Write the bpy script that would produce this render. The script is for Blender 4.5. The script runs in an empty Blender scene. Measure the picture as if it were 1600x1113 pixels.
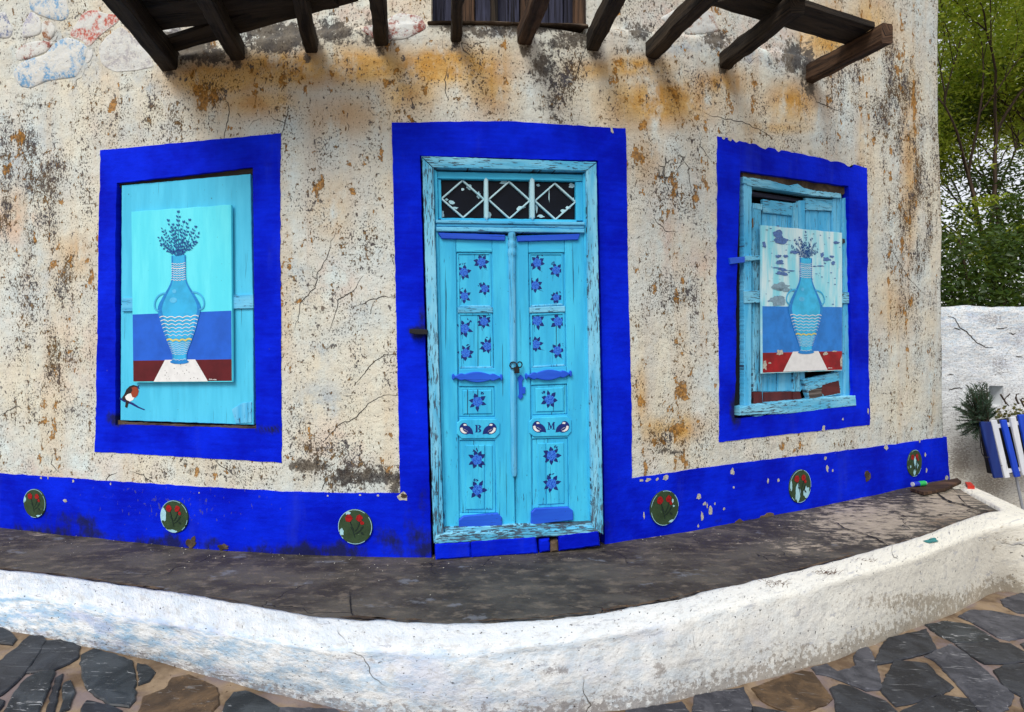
import bpy, math, random
import numpy as np
from mathutils import Vector, noise as mnoise

S = bpy.context.scene
COL = S.collection
random.seed(7)
rad = math.radians

# ------------------------------------------------------------------ camera, sky, sun, exposure
EYE = 1.76            # eye height over the street
F = 1000.0            # focal length in pixels of a 1600 px wide picture
CX, CY = 800.0, 527.0 # vanishing point of the view
cam_d = bpy.data.cameras.new('camera'); cam = bpy.data.objects.new('camera', cam_d); COL.objects.link(cam)
cam.location = (0, 0, EYE); cam.rotation_euler = (rad(90), 0, 0)
cam_d.sensor_width = 36; cam_d.lens = 22.5; cam_d.sensor_fit = 'HORIZONTAL'
cam_d.shift_y = -(556.5 - CY) / 1600.0
cam_d.clip_start = 0.05; cam_d.clip_end = 500
S.camera = cam
SUN_EL, SUN_AZ = rad(46), rad(205)      # azimuth clockwise from +Y: behind the viewer, to the left
W = bpy.data.worlds.new('World'); S.world = W; W.use_nodes = True
wn = W.node_tree; bg = wn.nodes['Background']
sky = wn.nodes.new('ShaderNodeTexSky'); sky.sky_type = 'NISHITA'; sky.sun_disc = False
sky.sun_elevation = SUN_EL; sky.sun_rotation = SUN_AZ; sky.dust_density = 2.0
mixn = wn.nodes.new('ShaderNodeMix'); mixn.data_type = 'RGBA'; mixn.inputs[0].default_value = 0.62
mixn.inputs[7].default_value = (9.5, 9.2, 9.3, 1)     # even thin cloud over the blue
wn.links.new(sky.outputs[0], mixn.inputs[6]); wn.links.new(mixn.outputs[2], bg.inputs[0])
bg.inputs[1].default_value = 0.10
sd = bpy.data.lights.new('sun', 'SUN'); sun = bpy.data.objects.new('sun', sd); COL.objects.link(sun)
sd.energy = 2.0; sd.angle = rad(24); sd.color = (1, .97, .92)
sdir = Vector((math.sin(SUN_AZ) * math.cos(SUN_EL), math.cos(SUN_AZ) * math.cos(SUN_EL), math.sin(SUN_EL)))
sun.rotation_euler = sdir.to_track_quat('Z', 'Y').to_euler()
S.view_settings.view_transform = 'Standard'; S.view_settings.look = 'None'
S.view_settings.exposure = 0.36; S.view_settings.gamma = 1; S.view_settings.use_curve_mapping = False
S.cycles.max_bounces = 6

# ------------------------------------------------------------------ node helpers
class NT:
    def __init__(s, name, rough=.85, spec=.3):
        s.m = bpy.data.materials.new(name); s.m.use_nodes = True; s.t = s.m.node_tree
        s.b = s.t.nodes['Principled BSDF']
        s.b.inputs['Roughness'].default_value = rough
        s.b.inputs['Specular IOR Level'].default_value = spec
        s._uv = None
    def n(s, ty): return s.t.nodes.new(ty)
    def put(s, sock, v):
        if isinstance(v, bpy.types.NodeSocket): s.t.links.new(v, sock)
        elif isinstance(v, (tuple, list)) and len(v) == 3 and len(sock.default_value) == 4: sock.default_value = (*v, 1)
        else: sock.default_value = v
    def uv(s, sx=1, sy=1, off=(0, 0, 0)):
        if s._uv is None: s._uv = s.n('ShaderNodeUVMap').outputs[0]
        m = s.n('ShaderNodeMapping'); s.t.links.new(s._uv, m.inputs[0])
        m.inputs['Scale'].default_value = (sx, sy, 1); m.inputs['Location'].default_value = off
        return m.outputs[0]
    def obj(s, sc=(1, 1, 1)):
        c = s.n('ShaderNodeNewGeometry').outputs['Position']
        m = s.n('ShaderNodeMapping'); s.t.links.new(c, m.inputs[0]); m.inputs['Scale'].default_value = sc
        return m.outputs[0]
    def noise(s, v, sc=1, det=4, ro=.55, dist=0, color=False):
        k = s.n('ShaderNodeTexNoise'); s.t.links.new(v, k.inputs['Vector'])
        k.inputs['Scale'].default_value = sc; k.inputs['Detail'].default_value = det
        k.inputs['Roughness'].default_value = ro; k.inputs['Distortion'].default_value = dist
        return k.outputs[1 if color else 0]
    def vor(s, v, sc=1, feat='F1', out=0, rnd=1.0):
        k = s.n('ShaderNodeTexVoronoi'); k.feature = feat; s.t.links.new(v, k.inputs['Vector'])
        k.inputs['Scale'].default_value = sc; k.inputs['Randomness'].default_value = rnd
        return k.outputs[out]
    def math(s, op, a, b=0.0, c=0.0, clamp=False):
        k = s.n('ShaderNodeMath'); k.operation = op; k.use_clamp = clamp
        for i, x in enumerate((a, b, c)): s.put(k.inputs[i], x)
        return k.outputs[0]
    def step(s, x, lo, hi):      # smooth step between lo and hi (either may be a socket)
        k = s.n('ShaderNodeMapRange'); k.interpolation_type = 'SMOOTHSTEP'
        s.put(k.inputs[0], x); s.put(k.inputs[1], lo); s.put(k.inputs[2], hi)
        return k.outputs[0]
    def mix(s, f, a, b, bl='MIX'):
        k = s.n('ShaderNodeMix'); k.data_type = 'RGBA'; k.blend_type = bl
        s.put(k.inputs[0], f); s.put(k.inputs[6], a); s.put(k.inputs[7], b)
        return k.outputs[2]
    def attr(s, name):
        k = s.n('ShaderNodeAttribute'); k.attribute_name = name
        q = s.n('ShaderNodeSeparateColor'); s.t.links.new(k.outputs[0], q.inputs[0]); return q.outputs
    def wobble(s, v, sc, amt):
        c = s.noise(v, sc, 3, .6, color=True)
        a = s.n('ShaderNodeVectorMath'); a.operation = 'SUBTRACT'; s.t.links.new(c, a.inputs[0]); a.inputs[1].default_value = (.5, .5, .5)
        b = s.n('ShaderNodeVectorMath'); b.operation = 'SCALE'; s.t.links.new(a.outputs[0], b.inputs[0]); b.inputs[3].default_value = amt
        d = s.n('ShaderNodeVectorMath'); d.operation = 'ADD'; s.t.links.new(v, d.inputs[0]); s.t.links.new(b.outputs[0], d.inputs[1])
        return d.outputs[0]
    def out(s, col, height=None, dist=.01, strength=1.0, rough=None):
        s.put(s.b.inputs['Base Color'], col)
        if rough is not None: s.put(s.b.inputs['Roughness'], rough)
        if height is not None:
            k = s.n('ShaderNodeBump'); k.inputs['Distance'].default_value = dist; k.inputs['Strength'].default_value = strength
            s.put(k.inputs['Height'], height); s.t.links.new(k.outputs[0], s.b.inputs['Normal'])
        return s.m

def mat_plaster():
    t = NT('weathered_plaster', .92, .15)
    uv = t.uv(); ws = t.wobble(uv, 6, .03)
    A = t.attr('m1'); B = t.attr('m2')
    big = t.noise(uv, 1.1, 4, .6); med = t.noise(t.uv(1, .8, (3, 7, 0)), 5, 6, .65)
    streak = t.noise(t.uv(7, .8, (1, 2, 0)), 1, 5, .6)
    col = t.mix(t.step(big, .38, .64), (.72, .73, .62), (.64, .745, .745))
    col = t.mix(t.math('MULTIPLY', t.step(streak, .50, .68), .50), col, (.55, .56, .53))
    col = t.mix(t.math('MULTIPLY', t.step(med, .56, .68), .45), col, (.82, .82, .75))
    cl = t.noise(t.uv(1, 1, (11, 3, 0)), 3.0, 6, .7)
    col = t.mix(t.math('MULTIPLY', B[1], t.step(cl, .42, .62), clamp=True), col, (.30, .44, .58))
    col = t.mix(t.math('MULTIPLY', B[2], t.step(med, .40, .60), clamp=True), col, (.60, .43, .38))
    run = t.step(t.noise(t.uv(4.2, .35, (6, 6, 0)), 1, 4, .6), .50, .66)
    oc = t.math('MULTIPLY', t.math('ADD', t.math('MULTIPLY', A[0], 1.3), t.math('MULTIPLY', run, .16), clamp=True), t.step(t.math('ADD', t.math('MULTIPLY', med, .6), t.math('MULTIPLY', streak, .4)), .30, .50), clamp=True)
    col = t.mix(oc, col, t.mix(t.step(cl, .4, .6), (.52, .28, .07), (.64, .43, .17)))
    # faint beige ghost of older coats
    gh = t.step(t.noise(t.uv(1, .7, (5, 9, 0)), 9, 6, .7), .55, .62)
    col = t.mix(t.math('MULTIPLY', gh, .34), col, (.56, .52, .42))
    # flakes: the top coat gone, brown and grey coats below
    clu = t.noise(t.uv(1, .5, (13, 2, 0)), 4.5, 4, .6)
    dens = t.math('MULTIPLY', A[2], t.math('ADD', .35, t.math('MULTIPLY', t.step(clu, .36, .64), .95)))
    flake = t.noise(t.uv(1, .62, (2, 1, 0)), 31, 6, .66)
    fl_thr = t.math('SUBTRACT', .655, t.math('MULTIPLY', dens, .140))
    flm = t.step(flake, fl_thr, t.math('ADD', fl_thr, .018))
    under = t.mix(t.step(t.noise(uv, 7, 4, .6), .44, .56), (.10, .09, .09), (.20, .115, .035))
    col = t.mix(t.math('MULTIPLY', flm, .92), col, under)
    fine = t.noise(t.uv(1, .72, (8, 8, 0)), 88, 4, .64)
    f_thr = t.math('SUBTRACT', .665, t.math('MULTIPLY', dens, .175))
    fm = t.step(fine, f_thr, t.math('ADD', f_thr, .03))
    col = t.mix(t.math('MULTIPLY', fm, .85), col, t.mix(t.step(t.noise(uv, 5, 3), .45, .55), (.07, .07, .09), (.10, .065, .035)))
    # rust-coloured flaked patches
    ru = t.noise(t.wobble(t.uv(1, .7, (4, 4, 0)), 14, .05), 11, 6, .66)
    r_thr = t.math('SUBTRACT', .77, t.math('MULTIPLY', t.math('MULTIPLY', B[0], t.math('ADD', .72, t.math('MULTIPLY', run, .5))), .36))
    rm = t.step(ru, r_thr, t.math('ADD', r_thr, .02))
    col = t.mix(t.math('MULTIPLY', rm, .9), col, t.mix(t.step(t.noise(uv, 30, 5, .7), .4, .6), (.20, .10, .025), (.50, .24, .045)))
    # grime
    gn = t.noise(t.uv(1, .8, (6, 2, 0)), 22, 8, .78)
    g_thr = t.math('SUBTRACT', .72, t.math('MULTIPLY', A[1], .44))
    gm = t.step(gn, g_thr, t.math('ADD', g_thr, .10))
    col = t.mix(t.math('MULTIPLY', gm, .93), col, t.mix(t.step(med, .4, .6), (.055, .05, .05), (.13, .11, .085)))
    # hair cracks
    ed = t.vor(t.wobble(t.uv(1, .7), 3, .35), 1.5, 'DISTANCE_TO_EDGE')
    cr = t.math('MULTIPLY', t.math('SUBTRACT', 1, t.step(ed, .001, .004)), t.step(t.noise(t.uv(1, 1, (9, 1, 0)), 1.6, 3), .60, .66))
    col = t.mix(t.math('MULTIPLY', cr, .8), col, (.06, .055, .05))
    grit = t.noise(uv, 130, 4, .7)
    col = t.mix(t.math('MULTIPLY', t.step(grit, .35, .7), .22), col, (.32, .30, .27), 'MULTIPLY')
    h = t.math('ADD', t.math('MULTIPLY', grit, .12), t.math('MULTIPLY', t.noise(uv, 14, 6, .6), .8))
    h = t.math('SUBTRACT', h, t.math('MULTIPLY', flm, .35)); h = t.math('SUBTRACT', h, t.math('MULTIPLY', rm, .3))
    h = t.math('SUBTRACT', h, t.math('MULTIPLY', fm, .25)); h = t.math('SUBTRACT', h, t.math('MULTIPLY', cr, .5))
    return t.out(col, h, .018, 1.0)

def mat_bluewall():
    t = NT('cobalt_wall_paint', .8, .06)
    uv = t.uv(); A = t.attr('m1')
    big = t.noise(uv, 2.0, 5, .6); brush = t.noise(t.uv(5, 38, (3, 9, 0)), 1, 5, .6)
    col = t.mix(t.step(t.math('ADD', t.math('MULTIPLY', big, .75), t.math('MULTIPLY', brush, .25)), .34, .66), (.0004, .005, .42), (.0012, .020, .74))
    col = t.mix(t.math('MULTIPLY', t.step(t.noise(t.uv(3, .5, (8, 3, 0)), 1, 5, .65), .56, .70), .35), col, (.02, .04, .50))
    st = t.noise(t.uv(1, .6), 6, 7, .7)
    thr = t.math('SUBTRACT', .70, t.math('MULTIPLY', A[1], .50))
    gm = t.step(st, thr, t.math('ADD', thr, .24))
    col = t.mix(t.math('MULTIPLY', gm, .88), col, (.012, .014, .022))
    sp = t.noise(t.uv(1, .55, (3, 3, 0)), 34, 3, .55)
    s_thr = t.math('SUBTRACT', .76, t.math('MULTIPLY', A[2], .20))
    col = t.mix(t.math('MULTIPLY', t.step(sp, s_thr, t.math('ADD', s_thr, .03)), .55), col, (.08, .08, .14))
    w = t.noise(t.uv(1, 1, (7, 2, 0)), 28, 3, .6)
    w_thr = t.math('SUBTRACT', .90, t.math('MULTIPLY', A[0], .2))
    wm = t.step(w, w_thr, t.math('ADD', w_thr, .01))
    col = t.mix(wm, col, (.55, .55, .5))
    h = t.math('ADD', t.noise(uv, 14, 6, .6), t.math('MULTIPLY', t.noise(uv, 110, 4, .7), .2))
    h = t.math('SUBTRACT', h, t.math('MULTIPLY', wm, .4))
    return t.out(col, h, .010, .8)

def mat_wood(name, c1, c2, under, peel, grain=1.0, rough=.6, gloss=.3, bump=.7):
    """painted wood; u runs across the grain and v along it, in metres"""
    t = NT(name, rough, gloss)
    a = t.noise(t.uv(45, 2.4), 1, 6, .62, .3); b = t.noise(t.uv(9, 1.3, (3, 1, 0)), 1, 4, .6)
    col = t.mix(t.step(b, .38, .64), c1, c2)
    col = t.mix(t.math('MULTIPLY', t.step(a, .5, .72), .32 * grain), col, tuple(x * .55 for x in c1))
    low = t.noise(t.uv(2.2, 1.6, (5, 5, 0)), 1, 3, .6)
    p = t.noise(t.wobble(t.uv(95, 11, (1, 4, 0)), .6, .8), 1, 6, .68)
    z = t.n('ShaderNodeSeparateXYZ'); t.t.links.new(t.n('ShaderNodeNewGeometry').outputs['Position'], z.inputs[0])
    wet = t.math('SUBTRACT', 1, t.step(z.outputs[2], .32, 1.15))      # the foot of old joinery weathers most
    thr = t.math('SUBTRACT', 1.02 - peel * .31, t.math('ADD', t.math('MULTIPLY', low, .30), t.math('MULTIPLY', wet, .07)))
    pm = t.step(p, thr, t.math('ADD', thr, .025))
    wood = t.mix(t.step(a, .4, .6), under, tuple(x * 2.2 for x in under))
    col = t.mix(t.math('MULTIPLY', pm, .92), col, wood)
    sp = t.step(t.noise(t.uv(1, .8, (2, 9, 0)), 55, 2, .5), .74, .76)
    col = t.mix(t.math('MULTIPLY', sp, .7), col, under)
    ck = t.step(t.noise(t.uv(75, .9, (6, 2, 0)), 1, 4, .55), .68 - .05 * peel + (9 if grain < .2 or name.startswith('pale') else 0), .70 - .05 * peel + (9 if grain < .2 or name.startswith('pale') else 0))
    col = t.mix(t.math('MULTIPLY', ck, .85), col, tuple(x * .5 for x in under))
    h = t.math('SUBTRACT', t.math('MULTIPLY', a, .45), t.math('MULTIPLY', t.math('MAXIMUM', pm, ck), .5))
    h = t.math('ADD', h, t.math('MULTIPLY', t.noise(t.uv(3, 3), 4, 3), .3))
    return t.out(col, h, .004, bump)

def mat_bare(name, c1, c2, sc=1.0, rough=.85):
    t = NT(name, rough, .25)
    a = t.noise(t.uv(38 * sc, 1.6 * sc), 1, 7, .66, .5); b = t.noise(t.uv(6, 1.2, (3, 1, 0)), 1, 5, .6)
    col = t.mix(t.step(a, .36, .66), c1, c2)
    col = t.mix(t.math('MULTIPLY', t.step(b, .55, .75), .5), col, tuple(x * 2.4 for x in c2))
    ck = t.step(t.noise(t.uv(70, 1.2, (7, 7, 0)), 1, 3, .5), .62, .66)
    col = t.mix(ck, col, (.008, .006, .005))
    return t.out(col, t.math('SUBTRACT', a, ck), .010, .9)

def mat_flat(name, c, rough=.6, var=.18, sc=30, peel=None, thr=.70):
    t = NT(name, rough, .3)
    uv = t.uv(); a = t.noise(uv, sc, 5, .6)
    col = t.mix(t.math('MULTIPLY', t.step(a, .35, .7), 1.0), c, tuple(x * (1 - var) for x in c))
    if peel:
        m = t.step(t.noise(t.uv(.7, 1.3), 30, 4, .6), thr, thr + .012)
        col = t.mix(m, col, peel)
    return t.out(col, a, .002, .4)

def mat_whitewash():
    t = NT('lime_whitewash', .9, .15)
    uv = t.uv(); A = t.attr('m1')
    big = t.noise(t.uv(1, 2.5), 1.6, 5, .65); med = t.noise(t.uv(1, 2.2, (4, 1, 0)), 7, 6, .68)
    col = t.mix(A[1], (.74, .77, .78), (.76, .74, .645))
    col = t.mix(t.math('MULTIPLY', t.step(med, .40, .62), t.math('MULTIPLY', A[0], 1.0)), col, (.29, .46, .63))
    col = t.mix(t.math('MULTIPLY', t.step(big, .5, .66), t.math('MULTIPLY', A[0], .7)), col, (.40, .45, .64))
    col = t.mix(t.math('MULTIPLY', t.step(t.noise(t.uv(1, 2, (9, 3, 0)), 13, 8, .74), .52, .60), .50), col, (.47, .47, .45))
    col = t.mix(t.math('MULTIPLY', t.step(t.noise(t.uv(1, 4.5, (2, 5, 0)), 5, 8, .74), .58, .63), .55), col, (.33, .35, .40))
    # scuffed, dirty foot
    d = t.noise(t.uv(1, 1.6, (2, 2, 0)), 24, 8, .76)
    thr = t.math('SUBTRACT', .72, t.math('MULTIPLY', A[2], .40))
    dm = t.step(d, thr, t.math('ADD', thr, .07))
    col = t.mix(t.math('MULTIPLY', dm, .8), col, t.mix(A[1], (.27, .26, .27), (.36, .31, .23)))
    p = t.noise(t.uv(1, 1.4, (5, 8, 0)), 42, 4, .6)
    pm = t.step(p, .655, .675)
    col = t.mix(t.math('MULTIPLY', pm, .9), col, (.05, .05, .055))
    ed = t.vor(t.wobble(t.uv(1, 1.3), 3, .3), 1.3, 'DISTANCE_TO_EDGE')
    cr = t.math('MULTIPLY', t.math('SUBTRACT', 1, t.step(ed, .001, .005)), t.step(t.noise(t.uv(1, 1, (1, 6, 0)), 1.5, 3), .57, .62))
    col = t.mix(t.math('MULTIPLY', cr, .8), col, (.12, .11, .09))
    h = t.math('ADD', t.math('MULTIPLY', t.noise(t.uv(1, 1.8), 9, 7, .66), .75), t.math('MULTIPLY', t.noise(uv, 60, 5, .7), .30))
    h = t.math('SUBTRACT', h, t.math('MULTIPLY', pm, .4)); h = t.math('SUBTRACT', h, t.math('MULTIPLY', cr, .4))
    return t.out(col, h, .022, .8)

def mat_slab():
    t = NT('worn_cement', .75, .3)
    uv = t.uv(); A = t.attr('m1')
    big = t.noise(t.uv(1, 1.6), 1.8, 7, .68); med = t.noise(t.uv(1, 1.7, (4, 4, 0)), 9, 7, .7)
    col = t.mix(t.step(big, .4, .62), (.034, .029, .023), (.082, .074, .060))
    col = t.mix(t.math('MULTIPLY', t.step(med, .50, .64), .7), col, (.150, .125, .098))
    col = t.mix(t.math('MULTIPLY', t.step(t.noise(t.uv(1, 1.4, (2, 8, 0)), 3.2, 6, .66), .60, .68), .75), col, (.15, .16, .18))
    w = t.noise(t.uv(1, 1.8, (8, 1, 0)), 8, 8, .72)
    thr = t.math('SUBTRACT', .72, t.math('MULTIPLY', A[0], .30))
    col = t.mix(t.math('MULTIPLY', t.step(w, thr, t.math('ADD', thr, .12)), .85), col, t.mix(t.step(med, .4, .6), (.46, .39, .30), (.33, .28, .22)))
    thr2 = t.math('SUBTRACT', .76, t.math('MULTIPLY', A[1], .34))
    col = t.mix(t.math('MULTIPLY', t.step(w, thr2, t.math('ADD', thr2, .2)), .8), col, (.13, .075, .035))
    sp = t.step(t.noise(uv, 70, 3, .6), .72, .75)
    col = t.mix(t.math('MULTIPLY', sp, .55), col, (.33, .32, .31))
    ed = t.vor(t.wobble(uv, 3, .3), 1.1, 'DISTANCE_TO_EDGE')
    cr = t.math('SUBTRACT', 1, t.step(ed, .001, .0045))
    cr = t.math('MULTIPLY', cr, t.step(t.noise(t.uv(1, 1, (1, 6, 0)), 1.3, 3), .50, .56))
    col = t.mix(t.math('MULTIPLY', cr, .9), col, (.012, .01, .01))
    h = t.math('SUBTRACT', t.math('ADD', t.math('MULTIPLY', med, .7), t.math('MULTIPLY', t.noise(uv, 70, 5, .7), .2)), cr)
    return t.out(col, h, .010, .8, t.math('ADD', .5, t.math('MULTIPLY', med, .4)))

def mat_stone(name, c1, c2, white=.5, rough=.6, sc=1.0):
    t = NT(name, rough, .4)
    v = t.obj((sc, sc, sc)); a = t.noise(v, 6, 8, .68, .6); b = t.noise(t.obj((2, 9, 9)), 3, 6, .7, 1.2)
    col = t.mix(t.step(a, .38, .64), c1, c2)
    col = t.mix(t.math('MULTIPLY', t.step(b, .60, .64), white), col, (.36, .37, .38))
    col = t.mix(t.math('MULTIPLY', t.step(t.noise(v, 40, 4, .6), .66, .70), .5), col, tuple(x * 2.5 for x in c2))
    return t.out(col, t.math('ADD', a, t.math('MULTIPLY', b, .5)), .008, .7)

def mat_limed(name, c):
    t = NT(name, .9, .15)
    v = t.obj(); a = t.noise(v, 9, 8, .72); b = t.noise(v, 42, 5, .7)
    col = t.mix(t.step(a, .42, .53), c, (.60, .62, .60))
    col = t.mix(t.math('MULTIPLY', t.step(b, .47, .57), .75), col, (.62, .62, .57))
    col = t.mix(t.math('MULTIPLY', t.step(t.noise(t.obj((1, 1, .8)), 60, 3, .6), .66, .69), .8), col, (.10, .10, .13))
    return t.out(col, t.math('ADD', a, t.math('MULTIPLY', b, .4)), .015, .9)

def mat_mortar():
    t = NT('sandy_mortar', .9, .2)
    v = t.obj(); a = t.noise(v, 4, 7, .65); b = t.noise(v, 45, 5, .7)
    col = t.mix(t.step(a, .35, .65), (.12, .08, .05), (.29, .215, .14))
    col = t.mix(t.math('MULTIPLY', t.step(t.noise(v, 2.2, 4, .6), .50, .62), .7), col, (.20, .165, .18))
    col = t.mix(t.math('MULTIPLY', t.step(b, .6, .7), .5), col, (.16, .12, .09))
    return t.out(col, t.math('ADD', a, t.math('MULTIPLY', b, .3)), .010, .8)

def mat_leaf(name, c1, c2, trans=.35):
    t = NT(name, .45, .4)
    g = t.n('ShaderNodeNewGeometry').outputs['Random Per Island']
    col = t.mix(g, c1, c2); t.out(col)
    tr = t.n('ShaderNodeBsdfTranslucent'); t.put(tr.inputs[0], t.mix(.5, col, (.35, .45, .04)))
    ms = t.n('ShaderNodeMixShader'); ms.inputs[0].default_value = trans
    o = t.t.nodes['Material Output']
    t.t.links.new(t.b.outputs[0], ms.inputs[1]); t.t.links.new(tr.outputs[0], ms.inputs[2]); t.t.links.new(ms.outputs[0], o.inputs[0])
    return t.m

M = {}
M['plaster'] = mat_plaster(); M['blue'] = mat_bluewall()
SKYB, SKYB2 = (.032, .42, .71), (.052, .53, .80)
M['wood'] = mat_wood('sky_blue_door_paint', SKYB, SKYB2, (.02, .06, .16), .62, .8)
M['wood_worn'] = mat_wood('peeling_sky_blue_paint', (.08, .42, .67), (.22, .58, .77), (.030, .040, .06), .97, 1.2, .7)
M['wood_mid'] = mat_wood('worn_sky_blue_paint', (.055, .40, .70), (.15, .53, .78), (.02, .04, .09), .82, 1.0, .7)
M['board'] = mat_wood('turquoise_board_paint', (.055, .48, .72), (.075, .55, .80), (.03, .08, .13), .55, .5, .55)
M['ground'] = mat_wood('cyan_painting_ground', (.085, .67, .82), (.12, .74, .86), (.02, .10, .18), .50, .15, .55)
M['board_pale'] = mat_wood('pale_flaking_board_paint', (.22, .66, .78), (.62, .80, .82), (.10, .22, .46), .58, .3, .6)
M['trim'] = mat_wood('royal_blue_trim_paint', (.010, .075, .58), (.016, .11, .66), (.01, .02, .07), .48, .8, .5)
M['maroon'] = mat_wood('maroon_lower_paint', (.07, .012, .014), (.11, .02, .02), (.03, .02, .02), .70, .8, .7)
M['beam'] = mat_bare('old_dark_timber', (.008, .006, .005), (.045, .032, .020))
M['beam_red'] = mat_bare('old_brown_timber', (.020, .012, .008), (.105, .058, .032))
M['violet'] = mat_bare('faded_violet_timber', (.010, .010, .018), (.042, .045, .078))
M['greywood'] = mat_bare('bare_grey_timber', (.05, .04, .035), (.20, .17, .15))
M['dark'] = mat_flat('dark_void', (.006, .006, .008), .9)
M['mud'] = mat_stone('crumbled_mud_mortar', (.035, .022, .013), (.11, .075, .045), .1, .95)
M['iron'] = mat_flat('black_iron', (.012, .012, .015), .5)
M['glass'] = mat_flat('dirty_dark_glass', (.004, .006, .012), .3, .3, 9); M['glass'].node_tree.nodes['Principled BSDF'].inputs['Specular IOR Level'].default_value = .12
M['muntin'] = mat_wood('pale_muntin_paint', (.36, .62, .70), (.48, .70, .75), (.05, .10, .16), .35, .3)
M['whitewash'] = mat_whitewash(); M['slab'] = mat_slab(); M['mortar'] = mat_mortar()
M['slate'] = [mat_stone('black_slate', (.007, .008, .012), (.030, .034, .043), .3, .5),
              mat_stone('streaked_slate', (.008, .011, .014), (.040, .048, .056), .85, .5),
              mat_stone('brown_slate', (.045, .026, .012), (.125, .075, .035), .3, .6),
              mat_stone('grey_slate', (.026, .028, .038), (.080, .082, .098), .45, .55)]
M['limed'] = {k: mat_limed('limed_%s_stone' % k, c) for k, c in dict(
    blue=(.16, .34, .55), navy=(.03, .07, .24), lilac=(.34, .34, .46), brown=(.30, .14, .07), red=(.48, .12, .09), maroon=(.28, .09, .07), grey=(.40, .39, .40)).items()}
M['chip'] = mat_flat('bare_plaster_chip', (.52, .50, .43), .9, .5, 60)
M['chip_pale'] = mat_flat('pale_blue_undercoat', (.35, .62, .70), .7)
M['crack'] = mat_flat('crack_shadow_dirt', (.045, .04, .035), .95)
M['navy'] = mat_flat('navy_leaf_paint', (.006, .022, .17), .55)
M['rose'] = mat_flat('rose_blue_paint', (.012, .10, .66), .5, .45, 90)
M['rose_hi'] = mat_flat('rose_highlight_paint', (.055, .26, .84), .5)
M['bandL'] = mat_flat('mid_blue_band_paint', (.012, .115, .62), .55, .2, 8)
M['bandR'] = mat_flat('faded_blue_band_paint', (.020, .21, .66), .55, .25, 8, (.05, .40, .72), .74)
M['redL'] = mat_flat('dark_red_band_paint', (.105, .006, .010), .55, .3, 10)
M['redR'] = mat_flat('bright_red_band_paint', (.34, .006, .010), .5, .55, 7, (.55, .40, .38), .72)
M['vase'] = mat_flat('vase_blue_paint', (.035, .44, .78), .5, .22, 10)
M['vase_dk'] = mat_flat('vase_outline_paint', (.014, .23, .62), .5)
M['vase_hi'] = mat_flat('vase_highlight_paint', (.10, .50, .80), .5)
M['vaseR'] = mat_flat('bright_vase_paint', (.04, .50, .82), .5, .25, 10)
M['white'] = mat_flat('white_paint', (.80, .80, .78), .6, .12)
M['cloth'] = mat_flat('white_cloth_paint', (.74, .75, .74), .6, .1, 20)
M['yellow'] = mat_flat('yellow_paint', (.66, .58, .18), .6)
M['green'] = mat_flat('olive_green_paint', (.030, .062, .026), .6, .35, 14, (.07, .12, .06), .68)
M['redrose'] = mat_flat('red_rose_paint', (.36, .006, .008), .5, .5, 60)
M['stemgr'] = mat_flat('dark_stem_paint', (.008, .022, .016), .6)
M['leafpaint'] = mat_flat('blue_grey_leaf_paint', (.010, .085, .30), .6)
M['faded'] = mat_flat('bare_violet_patch', (.10, .20, .46), .8, .35, 40)
M['fadedgrey'] = mat_flat('bare_grey_patch', (.24, .38, .47), .8, .35, 40)
M['brownpt'] = mat_flat('bird_brown_paint', (.018, .012, .012), .6)
M['orangept'] = mat_flat('bird_orange_paint', (.30, .045, .015), .6)
M['plwhite'] = mat_wood('white_slat_paint', (.60, .64, .70), (.74, .76, .78), (.10, .10, .10), .45, .4)
M['plblue'] = mat_wood('blue_slat_paint', (.008, .05, .48), (.012, .07, .60), (.02, .02, .05), .35, .4)
M['pldark'] = mat_wood('navy_slat_paint', (.006, .02, .14), (.010, .035, .20), (.02, .02, .05), .35, .4)
M['bark'] = mat_bare('tree_bark', (.030, .020, .014), (.12, .085, .06))
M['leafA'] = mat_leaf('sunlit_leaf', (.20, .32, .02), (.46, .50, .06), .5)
M['leafB'] = mat_leaf('shaded_deep_green_leaf', (.020, .055, .012), (.065, .11, .018), .3)  # darker green with shade put into the colour, against the sunlit one above
M['leafC'] = mat_leaf('rosemary_needle', (.012, .035, .022), (.035, .075, .045), .1)
M['leafD'] = mat_leaf('succulent_leaf', (.035, .055, .015), (.16, .12, .03), .1)
M['steel'] = mat_flat('grey_tube_steel', (.30, .32, .36), .4)
M['redtrash'] = mat_flat('red_plastic', (.55, .03, .015), .4)
M['canblue'] = mat_flat('blue_can_print', (.008, .03, .50), .3)
M['cangreen'] = mat_flat('green_can_print', (.02, .42, .10), .3)
M['tin'] = mat_flat('bare_tin', (.55, .56, .58), .3)
M['teal'] = mat_flat('teal_paint_smear', (.05, .26, .25), .7, .5, 40)
M['straw'] = mat_flat('dry_weed', (.10, .045, .02), .9)

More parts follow.
